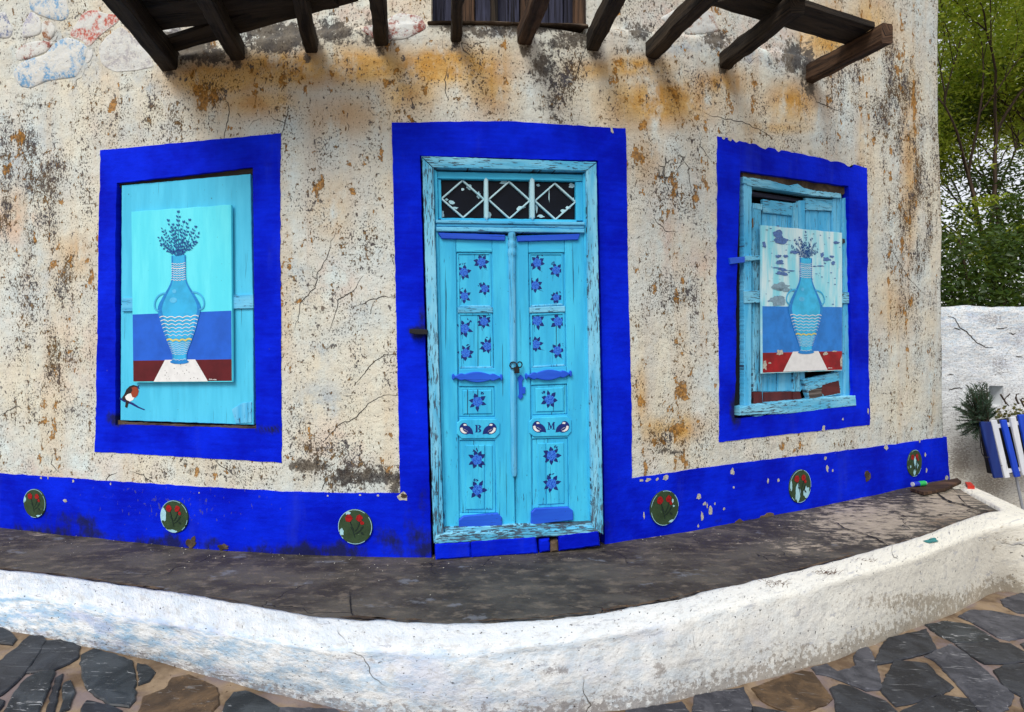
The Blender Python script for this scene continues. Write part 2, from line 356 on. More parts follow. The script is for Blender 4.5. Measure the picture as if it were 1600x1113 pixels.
# ------------------------------------------------------------------ object helpers
def link(o, parent=None):
    COL.objects.link(o)
    if parent: o.parent = parent
    return o
def thing(name, label, cat, loc=(0, 0, 0), group=None):
    o = bpy.data.objects.new(name, None); o.empty_display_size = .1; link(o); o.location = loc
    o['label'] = label; o['category'] = cat
    if group: o['group'] = group
    return o
class MB:
    """gathers geometry in world coordinates; build() makes ONE object of it"""
    def __init__(s): s.v = []; s.f = []; s.uv = []; s.mi = []; s.sm = []
    def add(s, verts, faces, uvs=None, mi=0, smooth=False):
        k = len(s.v); s.v += [tuple(p) for p in verts]
        s.uv += list(uvs) if uvs is not None else [(p[0], p[2]) for p in verts]
        s.f += [tuple(i + k for i in f) for f in faces]; s.mi += [mi] * len(faces); s.sm += [smooth] * len(faces)
    def build(s, name, mats, parent=None, kind=None, label=None, cat=None, group=None, attrs=None):
        me = bpy.data.meshes.new(name)
        loc = Vector(parent.matrix_basis.translation) if parent else Vector((0, 0, 0))
        p = parent
        while p is not None and p.parent is not None:
            p = p.parent; loc += p.matrix_basis.translation
        me.from_pydata([(v[0] - loc.x, v[1] - loc.y, v[2] - loc.z) for v in s.v], [], s.f)
        for m in (mats if isinstance(mats, (list, tuple)) else [mats]): me.materials.append(m)
        me.polygons.foreach_set('material_index', s.mi); me.polygons.foreach_set('use_smooth', s.sm)
        ul = me.uv_layers.new(name='UVMap')
        li = np.zeros(len(me.loops), dtype=np.int32); me.loops.foreach_get('vertex_index', li)
        ul.data.foreach_set('uv', np.array(s.uv, dtype=np.float32)[li].ravel())
        if attrs:
            for an, arr in attrs.items():
                ca = me.color_attributes.new(an, 'FLOAT_COLOR', 'POINT')
                full = np.ones((len(s.v), 4), dtype=np.float32); full[:, :3] = arr
                ca.data.foreach_set('color', full.ravel())
        me.update()
        o = bpy.data.objects.new(name, me); link(o, parent)
        if kind: o['kind'] = kind
        if label: o['label'] = label
        if cat: o['category'] = cat
        if group: o['group'] = group
        return o
def nz(x, y, z=0.0, sc=1.0): return mnoise.noise(Vector((x * sc, y * sc, z)))
def project(p):
    return (CX + F * p[0] / p[1], CY - F * (p[2] - EYE) / p[1])

# ------------------------------------------------------------------ the bowed wall: its plan curve
tab = [(-700, .66), (-400, .755), (0, .866), (150, .912), (300, .955), (440, .984), (620, 1.0), (740, .997), (850, .978), (985, .925), (1120, .858),
       (1230, .798), (1355, .722), (1480, .642), (1560, .59)]
tx = np.array([a for a, _ in tab], float); ts = np.array([b for _, b in tab], float)
gx = np.linspace(-700, 1560, 2261); gs = np.interp(gx, tx, ts)
ker = np.exp(-np.linspace(-2.4, 2.4, 181) ** 2); ker /= ker.sum()
gp = np.pad(gs, 90, mode='reflect', reflect_type='odd'); gs = np.convolve(gp, ker, 'valid')
DW = 4.26
gY = DW / gs; gX = (gx - CX) / F * gY
arc = np.concatenate([[0], np.cumsum(np.hypot(np.diff(gX), np.diff(gY)))]); arc -= np.interp(CX, gx, arc)
dX = np.gradient(gX, arc); dY = np.gradient(gY, arc); dl = np.hypot(dX, dY); dX /= dl; dY /= dl
# outward normal (to the street)
nX, nY = dY, -dX
class Curved:
    def loc(s, x, y, n=0.0):
        ox = gX + nX * n; oy = gY + nY * n
        px = CX + F * ox / oy
        u = float(np.interp(x, px, arc)); Y = float(np.interp(x, px, oy))
        return (u, EYE + (CY - y) / F * Y)
    def world(s, u, h, n=0.0):
        X = np.interp(u, arc, gX); Y = np.interp(u, arc, gY); a = np.interp(u, arc, nX); b = np.interp(u, arc, nY)
        return (float(X + a * n), float(Y + b * n), h)
class Flat:
    def __init__(s, x, n=0.0, o=None, t=None):
        if o is None:
            u = float(np.interp(x, gx, arc)); w = WALL.world(u, 0, n); o = (w[0], w[1])
            t = (float(np.interp(u, arc, dX)), float(np.interp(u, arc, dY)))
        s.o, s.t = o, t; s.nn = (t[1], -t[0])
    def loc(s, x, y, n=0.0):
        ox, oy = s.o[0] + s.nn[0] * n, s.o[1] + s.nn[1] * n
        kx = (x - CX) / F          # point = k*(kx,1) on the line o + a t
        a = (kx * oy - ox) / (s.t[0] - kx * s.t[1])
        Y = oy + a * s.t[1]
        return (a, EYE + (CY - y) / F * Y)
    def world(s, a, h, n=0.0):
        return (s.o[0] + s.t[0] * a + s.nn[0] * n, s.o[1] + s.t[1] * a + s.nn[1] * n, h)
WALL = Curved()
def U(x): return float(np.interp(x, gx, arc))
U_STEP = U(1268)
def hledge(u):   # height of the ledge under the balcony door
    x = float(np.interp(u, arc, gx))
    y = np.interp(x, [250, 400, 560, 700, 900, 1100, 1268], [92, 62, 42, 36, 40, 58, 92])
    return EYE + (CY - y) / F * float(np.interp(u, arc, gY))
def sst(x, a, b):
    t = min(1, max(0, (x - a) / (b - a))); return t * t * (3 - 2 * t)
U_A = U(300)
def disp(u, h):
    d = .013 * nz(u, h, 1.0, 1.1) + .006 * nz(u, h, 5.0, 3.7) + .0022 * nz(u, h, 9.0, 11)
    if h > 3.0 and u < U_STEP + .02:
        d -= .075 * sst(h, hledge(u), hledge(u) + .035) * sst(u, U_A - .3, U_A) * (1 - sst(u, U_STEP - .02, U_STEP + .01))
    return d
class Surf(Curved):
    """the wall with its unevenness"""
    def world(s, u, h, n=0.0): return Curved.world(s, u, h, n + disp(u, h))
SURF = Surf()

# ------------------------------------------------------------------ builders on a frame
def dens_poly(pts, step, jit, seed=0.0):
    out = []
    for i, p in enumerate(pts):
        q = pts[(i + 1) % len(pts)]; L = math.hypot(q[0] - p[0], q[1] - p[1]); k = max(1, int(L / step))
        for j in range(k):
            t = j / k; x = p[0] + (q[0] - p[0]) * t; y = p[1] + (q[1] - p[1]) * t
            if j and jit:
                a = jit * (nz(x, y, seed, 55) + .6 * nz(x, y, seed + 3, 140))
                nx_, ny_ = -(q[1] - p[1]) / L, (q[0] - p[0]) / L
                x += nx_ * a; y += ny_ * a
            out.append((x, y))
    return out
def area(p): return .5 * sum(p[i][0] * p[(i + 1) % len(p)][1] - p[(i + 1) % len(p)][0] * p[i][1] for i in range(len(p)))
def inset(pts, b):
    n = len(pts); sg = 1 if area(pts) > 0 else -1; out = []
    for i in range(n):
        p0, p1, p2 = pts[i - 1], pts[i], pts[(i + 1) % n]
        d1 = (p1[0] - p0[0], p1[1] - p0[1]); d2 = (p2[0] - p1[0], p2[1] - p1[1])
        l1 = math.hypot(*d1) or 1e-9; l2 = math.hypot(*d2) or 1e-9
        n1 = (-d1[1] / l1 * sg, d1[0] / l1 * sg); n2 = (-d2[1] / l2 * sg, d2[0] / l2 * sg)
        m = (n1[0] + n2[0], n1[1] + n2[1]); ml = math.hypot(*m) or 1e-9
        c = max(.5, (n1[0] * m[0] + n1[1] * m[1]) / ml)
        out.append((p1[0] + m[0] / ml * b / c, p1[1] + m[1] / ml * b / c))
    return out
def slab(mb, fr, px, n0, n1, bev=.003, swap=False, mi=0, step=0, jit=0, seed=0.0, local=False, uvoff=(0, 0)):
    """prism over a polygon given in photo pixels (measured on its front face), from depth n0 out to n1"""
    pts = px if local else [fr.loc(x, y, n1) for x, y in px]
    if area(pts) < 0: pts = pts[::-1]
    if step: pts = dens_poly(pts, step, jit, seed)
    ins = inset(pts, bev); n = len(pts)
    V = [fr.world(a, b, n0) for a, b in pts] + [fr.world(a, b, n1 - bev) for a, b in pts] + [fr.world(a, b, n1) for a, b in ins]
    uv = [((b + uvoff[0], a + uvoff[1]) if swap else (a + uvoff[0], b + uvoff[1])) for a, b in pts + pts + ins]
    Fc = [tuple(range(2 * n, 3 * n)), tuple(range(n - 1, -1, -1))]
    for i in range(n):
        j = (i + 1) % n
        Fc += [(i, j, n + j, n + i), (n + i, n + j, 2 * n + j, 2 * n + i)]
    mb.add(V, Fc, uv, mi)
_seed = [0.0]
def piece(name, fr, px, n0, n1, m, parent, bev=.003, swap=False, step=.02, jit=.0015, **k):
    _seed[0] += 1.37
    mb = MB(); slab(mb, fr, px, n0, n1, bev, swap, 0, step, jit, _seed[0], uvoff=(_seed[0] * .73, _seed[0] * .31), local=k.pop('local', False))
    return mb.build(name, m, parent, **k)
def flat(mb, fr, pts, n, mi=0, local=True):
    q = pts if local else [fr.loc(x, y, n) for x, y in pts]
    if area(q) < 0: q = q[::-1]
    mb.add([fr.world(a, b, n) for a, b in q], [tuple(range(len(q)))], q, mi)
def ribbon(mb, fr, pts, w, n, mi=0, taper=False):
    """a thin painted line along local points"""
    V = []; m = len(pts)
    for i, p in enumerate(pts):
        a = pts[max(0, i - 1)]; b = pts[min(m - 1, i + 1)]
        d = (b[0] - a[0], b[1] - a[1]); L = math.hypot(*d) or 1e-9
        ww = w(i / (m - 1)) * .5 if callable(w) else w * .5 * ((1 - .75 * i / (m - 1)) if taper else 1)
        V += [(p[0] - d[1] / L * ww, p[1] + d[0] / L * ww), (p[0] + d[1] / L * ww, p[1] - d[0] / L * ww)]
    mb.add([fr.world(a, b, n) for a, b in V], [(2 * i + 1, 2 * i + 3, 2 * i + 2, 2 * i) for i in range(m - 1)], V, mi)
def tube(mb, pts, r, seg=8, mi=0, cap=True, uvs=1.0):
    pts = [Vector(p) for p in pts]; m = len(pts); V = []; uv = []; L = 0
    rr = r if isinstance(r, (list, tuple)) else [r] * m
    up = Vector((.13, .21, 1)).normalized()
    for i, p in enumerate(pts):
        d = (pts[min(m - 1, i + 1)] - pts[max(0, i - 1)]).normalized()
        a = d.cross(up if abs(d.dot(up)) < .95 else Vector((1, 0, 0))).normalized(); b = d.cross(a)
        if i: L += (p - pts[i - 1]).length
        for k in range(seg):
            th = 2 * math.pi * k / seg
            V.append(p + (a * math.cos(th) + b * math.sin(th)) * rr[i]); uv.append((k / seg * 2 * math.pi * rr[i] * uvs, L))
    Fc = [(i * seg + k, i * seg + (k + 1) % seg, (i + 1) * seg + (k + 1) % seg, (i + 1) * seg + k) for i in range(m - 1) for k in range(seg)]
    mb.add(V, Fc, uv, mi, True)
    if cap:
        mb.add([V[k] for k in range(seg)], [tuple(range(seg))], uv[:seg], mi)
        mb.add([V[(m - 1) * seg + k] for k in range(seg)], [tuple(range(seg - 1, -1, -1))], uv[:seg], mi)
def splat(px, py, L, base=0.0):
    r = np.full(len(px), base, dtype=np.float32)
    for cx, cy, rx, ry, v in L:
        r = np.maximum(r, v * np.exp(-(((px - cx) / rx) ** 2 + ((py - cy) / ry) ** 2)))
    return r
def gpt(x, y, h):     # the point at height h seen at a pixel of the photo
    d = (h - EYE) * F / (CY - y); return ((x - CX) / F * d, d, h)

# ================================================================== STRUCTURE: street
def street_z(X): return -.05 - .065 * min(5.0, max(-4.5, X))
def spt(x, y):
    kx = (x - CX) / F; ky = (y - CY) / F   # EYE - d*ky = -.05 - .065*kx*d
    d = (EYE + .05) / (ky - .065 * kx); return (kx * d, d, -.05 - .065 * kx * d)
mb = MB()
xs = np.concatenate([[-300, -60, -15], np.linspace(-4.5, 5.0, 39), [15, 60, 300]]); ys = np.concatenate([[-300, -50, -8, -2], np.linspace(0, 9, 37), [15, 40, 120, 400]])
V = [(x, y, street_z(x) + .004 * nz(x, y, 0, 3)) for y in ys for x in xs]
nx_ = len(xs)
mb.add(V, [(j * nx_ + i, j * nx_ + i + 1, (j + 1) * nx_ + i + 1, (j + 1) * nx_ + i) for j in range(len(ys) - 1) for i in range(nx_ - 1)], [(v[0], v[1]) for v in V], 0, True)
street = mb.build('street', M['mortar'], None, kind='structure')
def crop(L, ox, oy, s): return [(ox + a / s, oy + b / s) for a, b in L]
R_ = lambda L: crop(L, 1200, 920, 4.0)
L_ = lambda L: crop(L, 0, 960, 4.0)
stones = [
 (R_([(-80, 630), (0, 600), (110, 560), (200, 530), (270, 540), (310, 590), (380, 690), (350, 720), (230, 760), (130, 772), (60, 740), (-20, 700)]), 2),
 (R_([(290, 500), (380, 475), (440, 520), (540, 490), (530, 430), (560, 385), (620, 385), (650, 440), (700, 620), (600, 630), (500, 590), (400, 550), (320, 535)]), 3),
 (R_([(680, 470), (720, 370), (760, 320), (980, 270), (1010, 330), (1040, 390), (960, 415), (830, 445), (740, 465)]), 0),
 (R_([(795, 465), (990, 485), (1060, 560), (1140, 620), (1080, 660), (900, 715), (810, 730), (760, 680), (720, 630)]), 0),
 (R_([(1000, 440), (1150, 370), (1260, 440), (1380, 550), (1510, 660), (1480, 740), (1380, 790), (1300, 740), (1220, 640), (1130, 540), (1060, 470)]), 3),
 (R_([(400, 640), (450, 615), (530, 630), (640, 680), (720, 710), (790, 772), (750, 850), (440, 850), (430, 720)]), 0),
 (R_([(850, 772), (980, 710), (1080, 680), (1240, 700), (1290, 780), (1280, 860), (900, 860)]), 0),
 (R_([(1000, 235), (1110, 215), (1200, 225), (1280, 245), (1420, 330), (1290, 340), (1160, 335), (1070, 290)]), 1),
 (R_([(1210, 180), (1280, 145), (1400, 150), (1490, 170), (1600, 190), (1660, 230), (1600, 300), (1500, 320), (1430, 300), (1350, 250), (1280, 210)]), 3),
 (R_([(1190, 355), (1400, 345), (1510, 355), (1600, 410), (1640, 450), (1500, 470), (1360, 470), (1260, 410)]), 0),
 (R_([(1420, 520), (1480, 490), (1620, 480), (1700, 560), (1660, 680), (1580, 670), (1480, 620)]), 0),
 (R_([(1460, 75), (1520, 55), (1620, 25), (1680, 80), (1640, 160), (1560, 150), (1480, 110)]), 3),
 (R_([(1580, 352), (1640, 335), (1690, 370), (1610, 385)]), 0),
 (R_([(1580, 700), (1660, 690), (1720, 820), (1620, 830)]), 0),
 ([(1090, 1090), (1160, 1078), (1172, 1105), (1170, 1135), (1082, 1135)], 3),
 ([(982, 1113), (1062, 1100), (1076, 1120), (1060, 1140), (975, 1140)], 3),
 ([(1178, 1108), (1228, 1116), (1240, 1140), (1182, 1140)], 0),
 (L_([(-60, 70), (0, 90), (60, 120), (95, 160), (70, 190), (-50, 175)]), 0),
 (L_([(-40, 340), (0, 310), (90, 240), (170, 165), (250, 165), (270, 190), (210, 290), (150, 370), (80, 440), (30, 480), (-30, 505)]), 0),
 (L_([(190, 360), (250, 270), (300, 185), (380, 180), (485, 215), (470, 280), (420, 310), (330, 350)]), 0),
 (L_([(40, 620), (100, 500), (160, 430), (240, 390), (320, 380), (300, 470), (250, 570), (220, 660), (30, 660)]), 1),
 (L_([(295, 600), (345, 420), (390, 395), (375, 470), (345, 600), (320, 640)]), 0),
 (L_([(400, 450), (440, 435), (465, 500), (430, 590), (375, 610), (392, 520)]), 1),
 (L_([(530, 280), (600, 245), (700, 270), (810, 310), (830, 420), (825, 520), (790, 560), (680, 550), (570, 470), (535, 400)]), 1),
 (L_([(865, 320), (920, 330), (965, 370), (930, 420), (870, 440)]), 1),
 (L_([(1040, 480), (1080, 420), (1180, 400), (1250, 430), (1330, 470), (1340, 560), (1270, 630), (900, 640), (930, 520)]), 2),
 (L_([(520, 600), (550, 555), (680, 580), (745, 610), (700, 660), (505, 660)]), 0),
 (L_([(1430, 560), (1470, 510), (1540, 500), (1640, 540), (1730, 600), (1700, 660), (1400, 650)]), 1),
 (L_([(-30, 530), (25, 550), (0, 600), (-40, 610)]), 0),
 ([(440, 1110), (520, 1112), (560, 1135), (445, 1140)], 3),
]
class Ground:
    def world(s, a, b, n=0.0): return (a, b, street_z(a) + n)
GR = Ground()
def stone(poly, k, i):
    if area(poly) < 0: poly = poly[::-1]
    mb = MB(); slab(mb, GR, poly, -.01, .010 + .004 * random.random(), .006, False, 0, .03, .009, i * 2.3, local=True)
    return mb.build('paving_stone', M['slate'][k], street)
placed = []
for i, (poly, k) in enumerate(stones):
    SC = 1.17 if poly[0][0] < 500 else 1.11
    g = [spt(x, y)[:2] for x, y in poly]; placed.append((sum(p[0] for p in g) / len(g), sum(p[1] for p in g) / len(g), math.sqrt(abs(area(g))) * .62))
    g = [(placed[-1][0] + (a - placed[-1][0]) * SC, placed[-1][1] + (b - placed[-1][1]) * SC) for a, b in g]; stone(g, k, i)
# the same paving goes on in front of the picture's lower edge
for j in range(19):
    for i in range(27):
        cx = -3.6 + i * .42 + .2 * (j % 2) + random.uniform(-.05, .05); cy = .3 + j * .33 + random.uniform(-.04, .04)
        w = project((cx, cy, street_z(cx)))
        front = cy < 3.0 - .02 * abs(cx) and not (w[1] < 1158 and 0 < w[0] < 1600)
        side = cx > .86 * cy + .1 and cy < 6.3 and (cx > 4.65 or cy < 4.2) and cx > 2.2
        if not (front or side): continue
        if any(math.hypot(cx - a, cy - b) < r + .2 for a, b, r in placed): continue
        n = random.choice([5, 6, 6, 7])
        pg = [(cx + .2 * math.cos(2 * math.pi * q / n + random.uniform(-.25, .25)) * random.uniform(.85, 1.05), cy + .155 * math.sin(2 * math.pi * q / n + random.uniform(-.25, .25)) * random.uniform(.85, 1.05)) for q in range(n)]
        stone(pg, random.choice([0, 0, 1, 3, 2]), 100 + i + 20 * j)

mb = MB(); rnd = random.Random(21)
for i in range(900):
    x = rnd.choice([rnd.uniform(0, 600), rnd.uniform(1000, 1600)]); y = rnd.uniform(930, 1130)
    c = spt(x, y)
    if c[1] > 5.2 or c[1] < 2.4: continue
    q = rnd.uniform(.002, .007); V = [(c[0] + q * rnd.uniform(-1, 1), c[1] + q * rnd.uniform(-1, 1), c[2] + q * rnd.uniform(0, 1.3)) for _ in range(5)]
    mb.add(V, [(0, 1, 2), (0, 2, 3), (0, 3, 4), (1, 2, 4), (2, 3, 4), (0, 1, 4)])
mb.build('street_grit', M['mortar'], None, kind='stuff', label='sandy grit scattered over the paving joints of the street', cat='grit')
# ================================================================== STRUCTURE: raised pavement along the house
HB = .30
IN = [(-560, 855), (-400, 864), (-260, 872), (-120, 880), (0, 892), (100, 903), (200, 918), (300, 932), (400, 950), (500, 967), (600, 973), (700, 976), (800, 975), (900, 965), (1000, 950), (1050, 940), (1100, 928),
      (1200, 905), (1300, 880), (1400, 852), (1450, 836), (1500, 816), (1540, 803), (1562, 799), (1552, 790), (1530, 779), (1505, 767)]
DYO = [28, 30, 32, 34, 38, 42, 47, 50, 50, 48, 46, 42, 38, 36, 34, 33, 32, 31, 30, 29, 29, 28, 26]
OUT = [(x, y + d) for (x, y), d in zip(IN, DYO)] + [(1612, 812), (1604, 799), (1570, 783), (1516, 758)]
BOT = [(-640, 912), (-470, 932), (-300, 950), (-120, 965), (0, 985), (100, 1003), (200, 1023), (300, 1049), (400, 1077), (500, 1101), (600, 1121), (700, 1129), (800, 1128), (900, 1117), (1000, 1106), (1050, 1098), (1100, 1086),
       (1200, 1060), (1300, 1032), (1400, 993), (1450, 974), (1500, 954), (1560, 925)]
Pin = [Vector(gpt(x, y, HB)) for x, y in IN]; Pout = [Vector(gpt(x, y, HB - .012)) for x, y in OUT]; Pbot = [Vector(spt(x, y)) for x, y in BOT]
for k in range(23, 27):
    p = Pout[k].copy(); q = Pin[k]; d = Vector((1, -.25 if k < 23 else 0, 0)).normalized()
    b = p + d * .04; b.z = street_z(b.x); Pbot.append(b)
def resample(P, n):
    P = [Vector(p) for p in P]; out = []; m = len(P) - 1
    for i in range(n):
        t = i / (n - 1) * m; k = min(m - 1, int(t)); f = t - k
        p0, p1, p2, p3 = P[max(0, k - 1)], P[k], P[k + 1], P[min(m, k + 2)]
        out.append(.5 * ((2 * p1) + (p2 - p0) * f + (2 * p0 - 5 * p1 + 4 * p2 - p3) * f * f + (3 * p1 - p0 - 3 * p2 + p3) * f ** 3))
    return out
NC = 460
Rin, Rout, Rbot = resample(Pin, NC), resample(Pout, NC), resample(Pbot, NC)
walkway = thing('raised_pavement', '', '', (0, 3.5, 0)); del walkway['label']; del walkway['category']; walkway['kind'] = 'structure'
mb = MB(); V = []; uv = []; Lc = 0; sec = []
prof = [('in', 0, -.14), ('in', 0, .008), ('t', .10, .014), ('t', .35, .010), ('t', .6, .004), ('t', .85, -.002), ('t', 1.0, -.012), ('f', .06, 0), ('f', .14, 0), ('f', .24, 0), ('f', .35, 0), ('f', .46, 0), ('f', .57, 0), ('f', .68, 0), ('f', .8, 0), ('f', .92, 0), ('f', 1.06, 0)]
for c in range(NC):
    a, b, d = Rin[c], Rout[c], Rbot[c]
    if c: Lc += (Rin[c] - Rin[c - 1]).length * .5 + (Rbot[c] - Rbot[c - 1]).length * .5
    for k, (kind, t, dz) in enumerate(prof):
        if kind == 'in': p = Vector((a.x, a.y, HB + dz))
        elif kind == 't': p = a.lerp(b, t); p.z = HB + dz
        else:
            p = b.lerp(d, t); out = (b - a); out.z = 0; out.normalize(); p += out * .022 * math.sin(min(1, t) * math.pi)
        q = (p.x * 1.0, p.y * 1.0 + p.z)
        w = .016 * mnoise.noise(p * 3.2) + .004 * mnoise.noise(p * 12) + .003 * mnoise.noise(p * 34)
        if kind != 'in': p = p + (Vector((0, 0, 1)) * w * .45 if kind == 't' else out * w * 1.5)
        if k <= 2: p = p + (a - b).normalized() * (.022 * mnoise.noise(p * 7) + .012 * mnoise.noise(p * 22)) * (1 if k < 2 else .5)
        V.append(p); uv.append((Lc, -k * .032))
m = len(prof)
mb.add(V, [(c * m + k, c * m + k + 1, (c + 1) * m + k + 1, (c + 1) * m + k) for c in range(NC - 1) for k in range(m - 1)], uv, 0, True)
px = np.array([project(p) for p in V]); kk = np.tile(np.arange(m), NC)
foot = np.clip((kk - 11) / 4.5, 0, 1)
tsx = px[:, 0]
bl = np.clip(1.15 - tsx / 1200, 0, 1) * np.where(kk > 5, 1.0, .3)  # front face tinted bluer and darker to the left, its shade put into the colour
dirt = np.maximum(foot * (.55 + .22 * (tsx / 1600)) + .13, splat(px[:, 0], px[:, 1], [(1450, 940, 180, 22, .8), (1250, 1010, 150, 14, .6), (860, 1045, 60, 14, .8), (560, 1030, 120, 16, .5), (1030, 1045, 14, 20, .9), (1010, 880, 300, 9, .2), (1560, 840, 60, 40, .5), (100, 960, 200, 14, .35)]))
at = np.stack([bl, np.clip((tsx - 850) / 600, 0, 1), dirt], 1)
mb.build('whitewashed_kerb', M['whitewash'], walkway, attrs={'m1': at})
# cement top
WBp = [(-260, 800)] + [(x, 0) for x in (-120, 0, 100, 200, 300, 400, 500, 600, 700, 800, 900, 1000, 1050, 1100, 1200, 1300, 1400, 1450, 1480)]
mb = MB(); rows = 26; V = []; uv = []
NCs = int(NC * 23.0 / 26.0)
for c in range(NCs):
    a = Rin[c]; f = c / (NCs - 1)
    xw = float(np.interp(project(a)[0], [-560, 0, 800, 1400, 1562], [-560, 0, 800, 1425, 1500]))
    u = float(np.interp(min(xw, 1484), gx, arc)); w = WALL.world(u, HB, -.06 if xw < 1484 else 0)
    if xw >= 1484: w = gpt(xw, 764, HB)
    for r in range(rows):
        t = r / (rows - 1); p = Vector(w).lerp(a, t)
        p.z = HB - .006 + .006 * mnoise.noise(p * 2.5) + .002 * mnoise.noise(p * 14) - (.006 if r == rows - 1 else 0)
        if r == rows - 1: p = p + (a - Vector(w)).normalized() * .06
        V.append(p); uv.append((p.x, p.y))
mb.add(V, [(c * rows + k, c * rows + k + 1, (c + 1) * rows + k + 1, (c + 1) * rows + k) for c in range(NCs - 1) for k in range(rows - 1)], uv, 0, True)
px = np.array([project(p) for p in V])
wear = splat(px[:, 0], px[:, 1], [(1360, 815, 150, 50, 1.2), (1480, 790, 90, 45, 1.2), (1250, 855, 90, 26, .9), (1180, 845, 120, 20, .6), (950, 840, 60, 14, .5), (60, 835, 60, 12, .7), (250, 858, 90, 8, .6), (1010, 845, 120, 10, .6), (700, 925, 60, 16, .35), (250, 880, 90, 16, .4), (1130, 890, 50, 18, .5), (1100, 830, 150, 10, .6)], .14)
br = splat(px[:, 0], px[:, 1], [(1480, 815, 80, 18, 1.0), (1330, 862, 130, 16, .8), (700, 960, 200, 16, .5), (1100, 925, 160, 12, .7), (40, 860, 80, 20, .4)], .1)
mb.build('cement_top', M['slab'], walkway, attrs={'m1': np.stack([wear, br, br * 0], 1)})

# ================================================================== THE HOUSE
house = thing('house', 'old bow-fronted plaster house with cobalt blue surrounds and a light blue double door', 'house', (0, 4.3, 0))
HT = 5.9
def rect_of(x0, y0, x1, y1):
    a = WALL.loc(x0, y0); b = WALL.loc(x1, y1); return [a[0], b[0], b[1], a[1]]
hL = [U(174), U(405), WALL.loc(290, 674)[1], WALL.loc(290, 258)[1]]
hR = [U(1143), U(1337), WALL.loc(1240, 652)[1], WALL.loc(1240, 262)[1]]
hD = [U(655), U(948), -.1, WALL.loc(800, 237)[1]]
hU = [U(672), U(914), WALL.loc(790, 36)[1], WALL.loc(790, -118)[1]]
holes = [hL, hR, hD, hU]
UE = U(1478); U0 = U(-560)
def lines(lo, hi, step, marks):
    g = list(np.arange(lo, hi, step)) + [hi]
    for mk in marks:
        i = int(np.argmin([abs(x - mk) for x in g])); g[i] = mk
    return sorted(set(g))
ul = lines(U0, UE, .028, [h[0] for h in holes] + [h[1] for h in holes] + [U_STEP - .022, U_STEP + .012])
hl = lines(-.25, HT, .028, [h[2] for h in holes if h[2] > 0] + [h[3] for h in holes])
def slant(u, h): return u - max(0, (u - (UE - .35)) / .35) * (max(0, h - .3) / 3.3) * .095 + (.008 * nz(0, h, 3, 5) + .006 * nz(0, h, 8, 16)) * max(0, (u - (UE - .1)) / .1)
V = []; uv = []
for h in hl:
    for u in ul:
        us = slant(u, h); ex = 0
        if u > UE - .05: ex = -.05 * ((u - (UE - .05)) / .05) ** 2
        V.append(SURF.world(us, h, ex)); uv.append((us, h))
nu = len(ul); Fc = []
for j in range(len(hl) - 1):
    for i in range(nu - 1):
        um, hm = (ul[i] + ul[i + 1]) / 2, (hl[j] + hl[j + 1]) / 2
        if any(a < um < b and c < hm < d for a, b, c, d in holes): continue
        Fc.append((j * nu + i, j * nu + i + 1, (j + 1) * nu + i + 1, (j + 1) * nu + i))
mb = MB(); mb.add(V, Fc, uv, 0, True)
# reveals
for a, b, c, d in holes:
    for (p, q) in (((a, c), (a, d)), ((a, d), (b, d)), ((b, d), (b, c)), ((b, c), (a, c))):
        K = 40; A = []; UVs = []
        for i in range(K + 1):
            t = i / K; u = p[0] + (q[0] - p[0]) * t; h = p[1] + (q[1] - p[1]) * t
            for r in range(4): A.append(SURF.world(u, h, -.09 * r)); UVs.append((u + .09 * r, h))
        mb.add(A, [(i * 4 + r, i * 4 + r + 1, i * 4 + r + 5, i * 4 + r + 4) for i in range(K) for r in range(3)], UVs, 0, False)
# side wall going back at the right corner, and the far left return
for ue, sg in ((UE, 1), (U0, -1)):
    A = []; UVs = []
    for h in np.linspace(-.25, HT, 60):
        us = slant(ue, h); w = SURF.world(us, h, -.05 if sg > 0 else 0)
        for r in range(10):
            k = (r / 9) ** 1.6
            A.append((w[0] + (.10 * k if sg > 0 else -.3 * k), w[1] + 5.0 * k, h)); UVs.append((ue + sg * 5 * k, h))
    mb.add(A, [(j * 10 + r, j * 10 + r + 1, (j + 1) * 10 + r + 1, (j + 1) * 10 + r) for j in range(59) for r in range(9)], UVs, 0, True)
P = np.array([project(v) if v[1] > .1 else (0, 0) for v in mb.v]); X_, Y_ = P[:, 0], P[:, 1]
ochre = splat(X_, Y_, [(340, 125, 90, 30, 1), (440, 108, 110, 34, 1), (560, 105, 90, 34, .95), (700, 105, 110, 36, 1), (760, 130, 60, 60, .7), (640, 140, 60, 40, .7), (930, 110, 50, 20, .7), (1030, 160, 100, 46, .9), (1000, 105, 60, 20, .9),
        (1240, 160, 50, 40, .8), (1120, 130, 60, 24, .7), (1290, 60, 50, 60, .8), (1360, 30, 60, 60, .6), (1220, 200, 60, 12, .6), (520, 330, 40, 70, .45), (1050, 670, 50, 26, .8), (1000, 620, 14, 60, .5), (1400, 480, 40, 60, .4), (20, 330, 40, 60, .35), (120, 400, 30, 40, .5), (400, 160, 90, 30, .7), (870, 250, 300, 40, .25), (540, 180, 90, 40, .5), (1420, 250, 16, 200, .6), (1350, 250, 16, 100, .4), (1010, 250, 30, 60, .5)], .13)
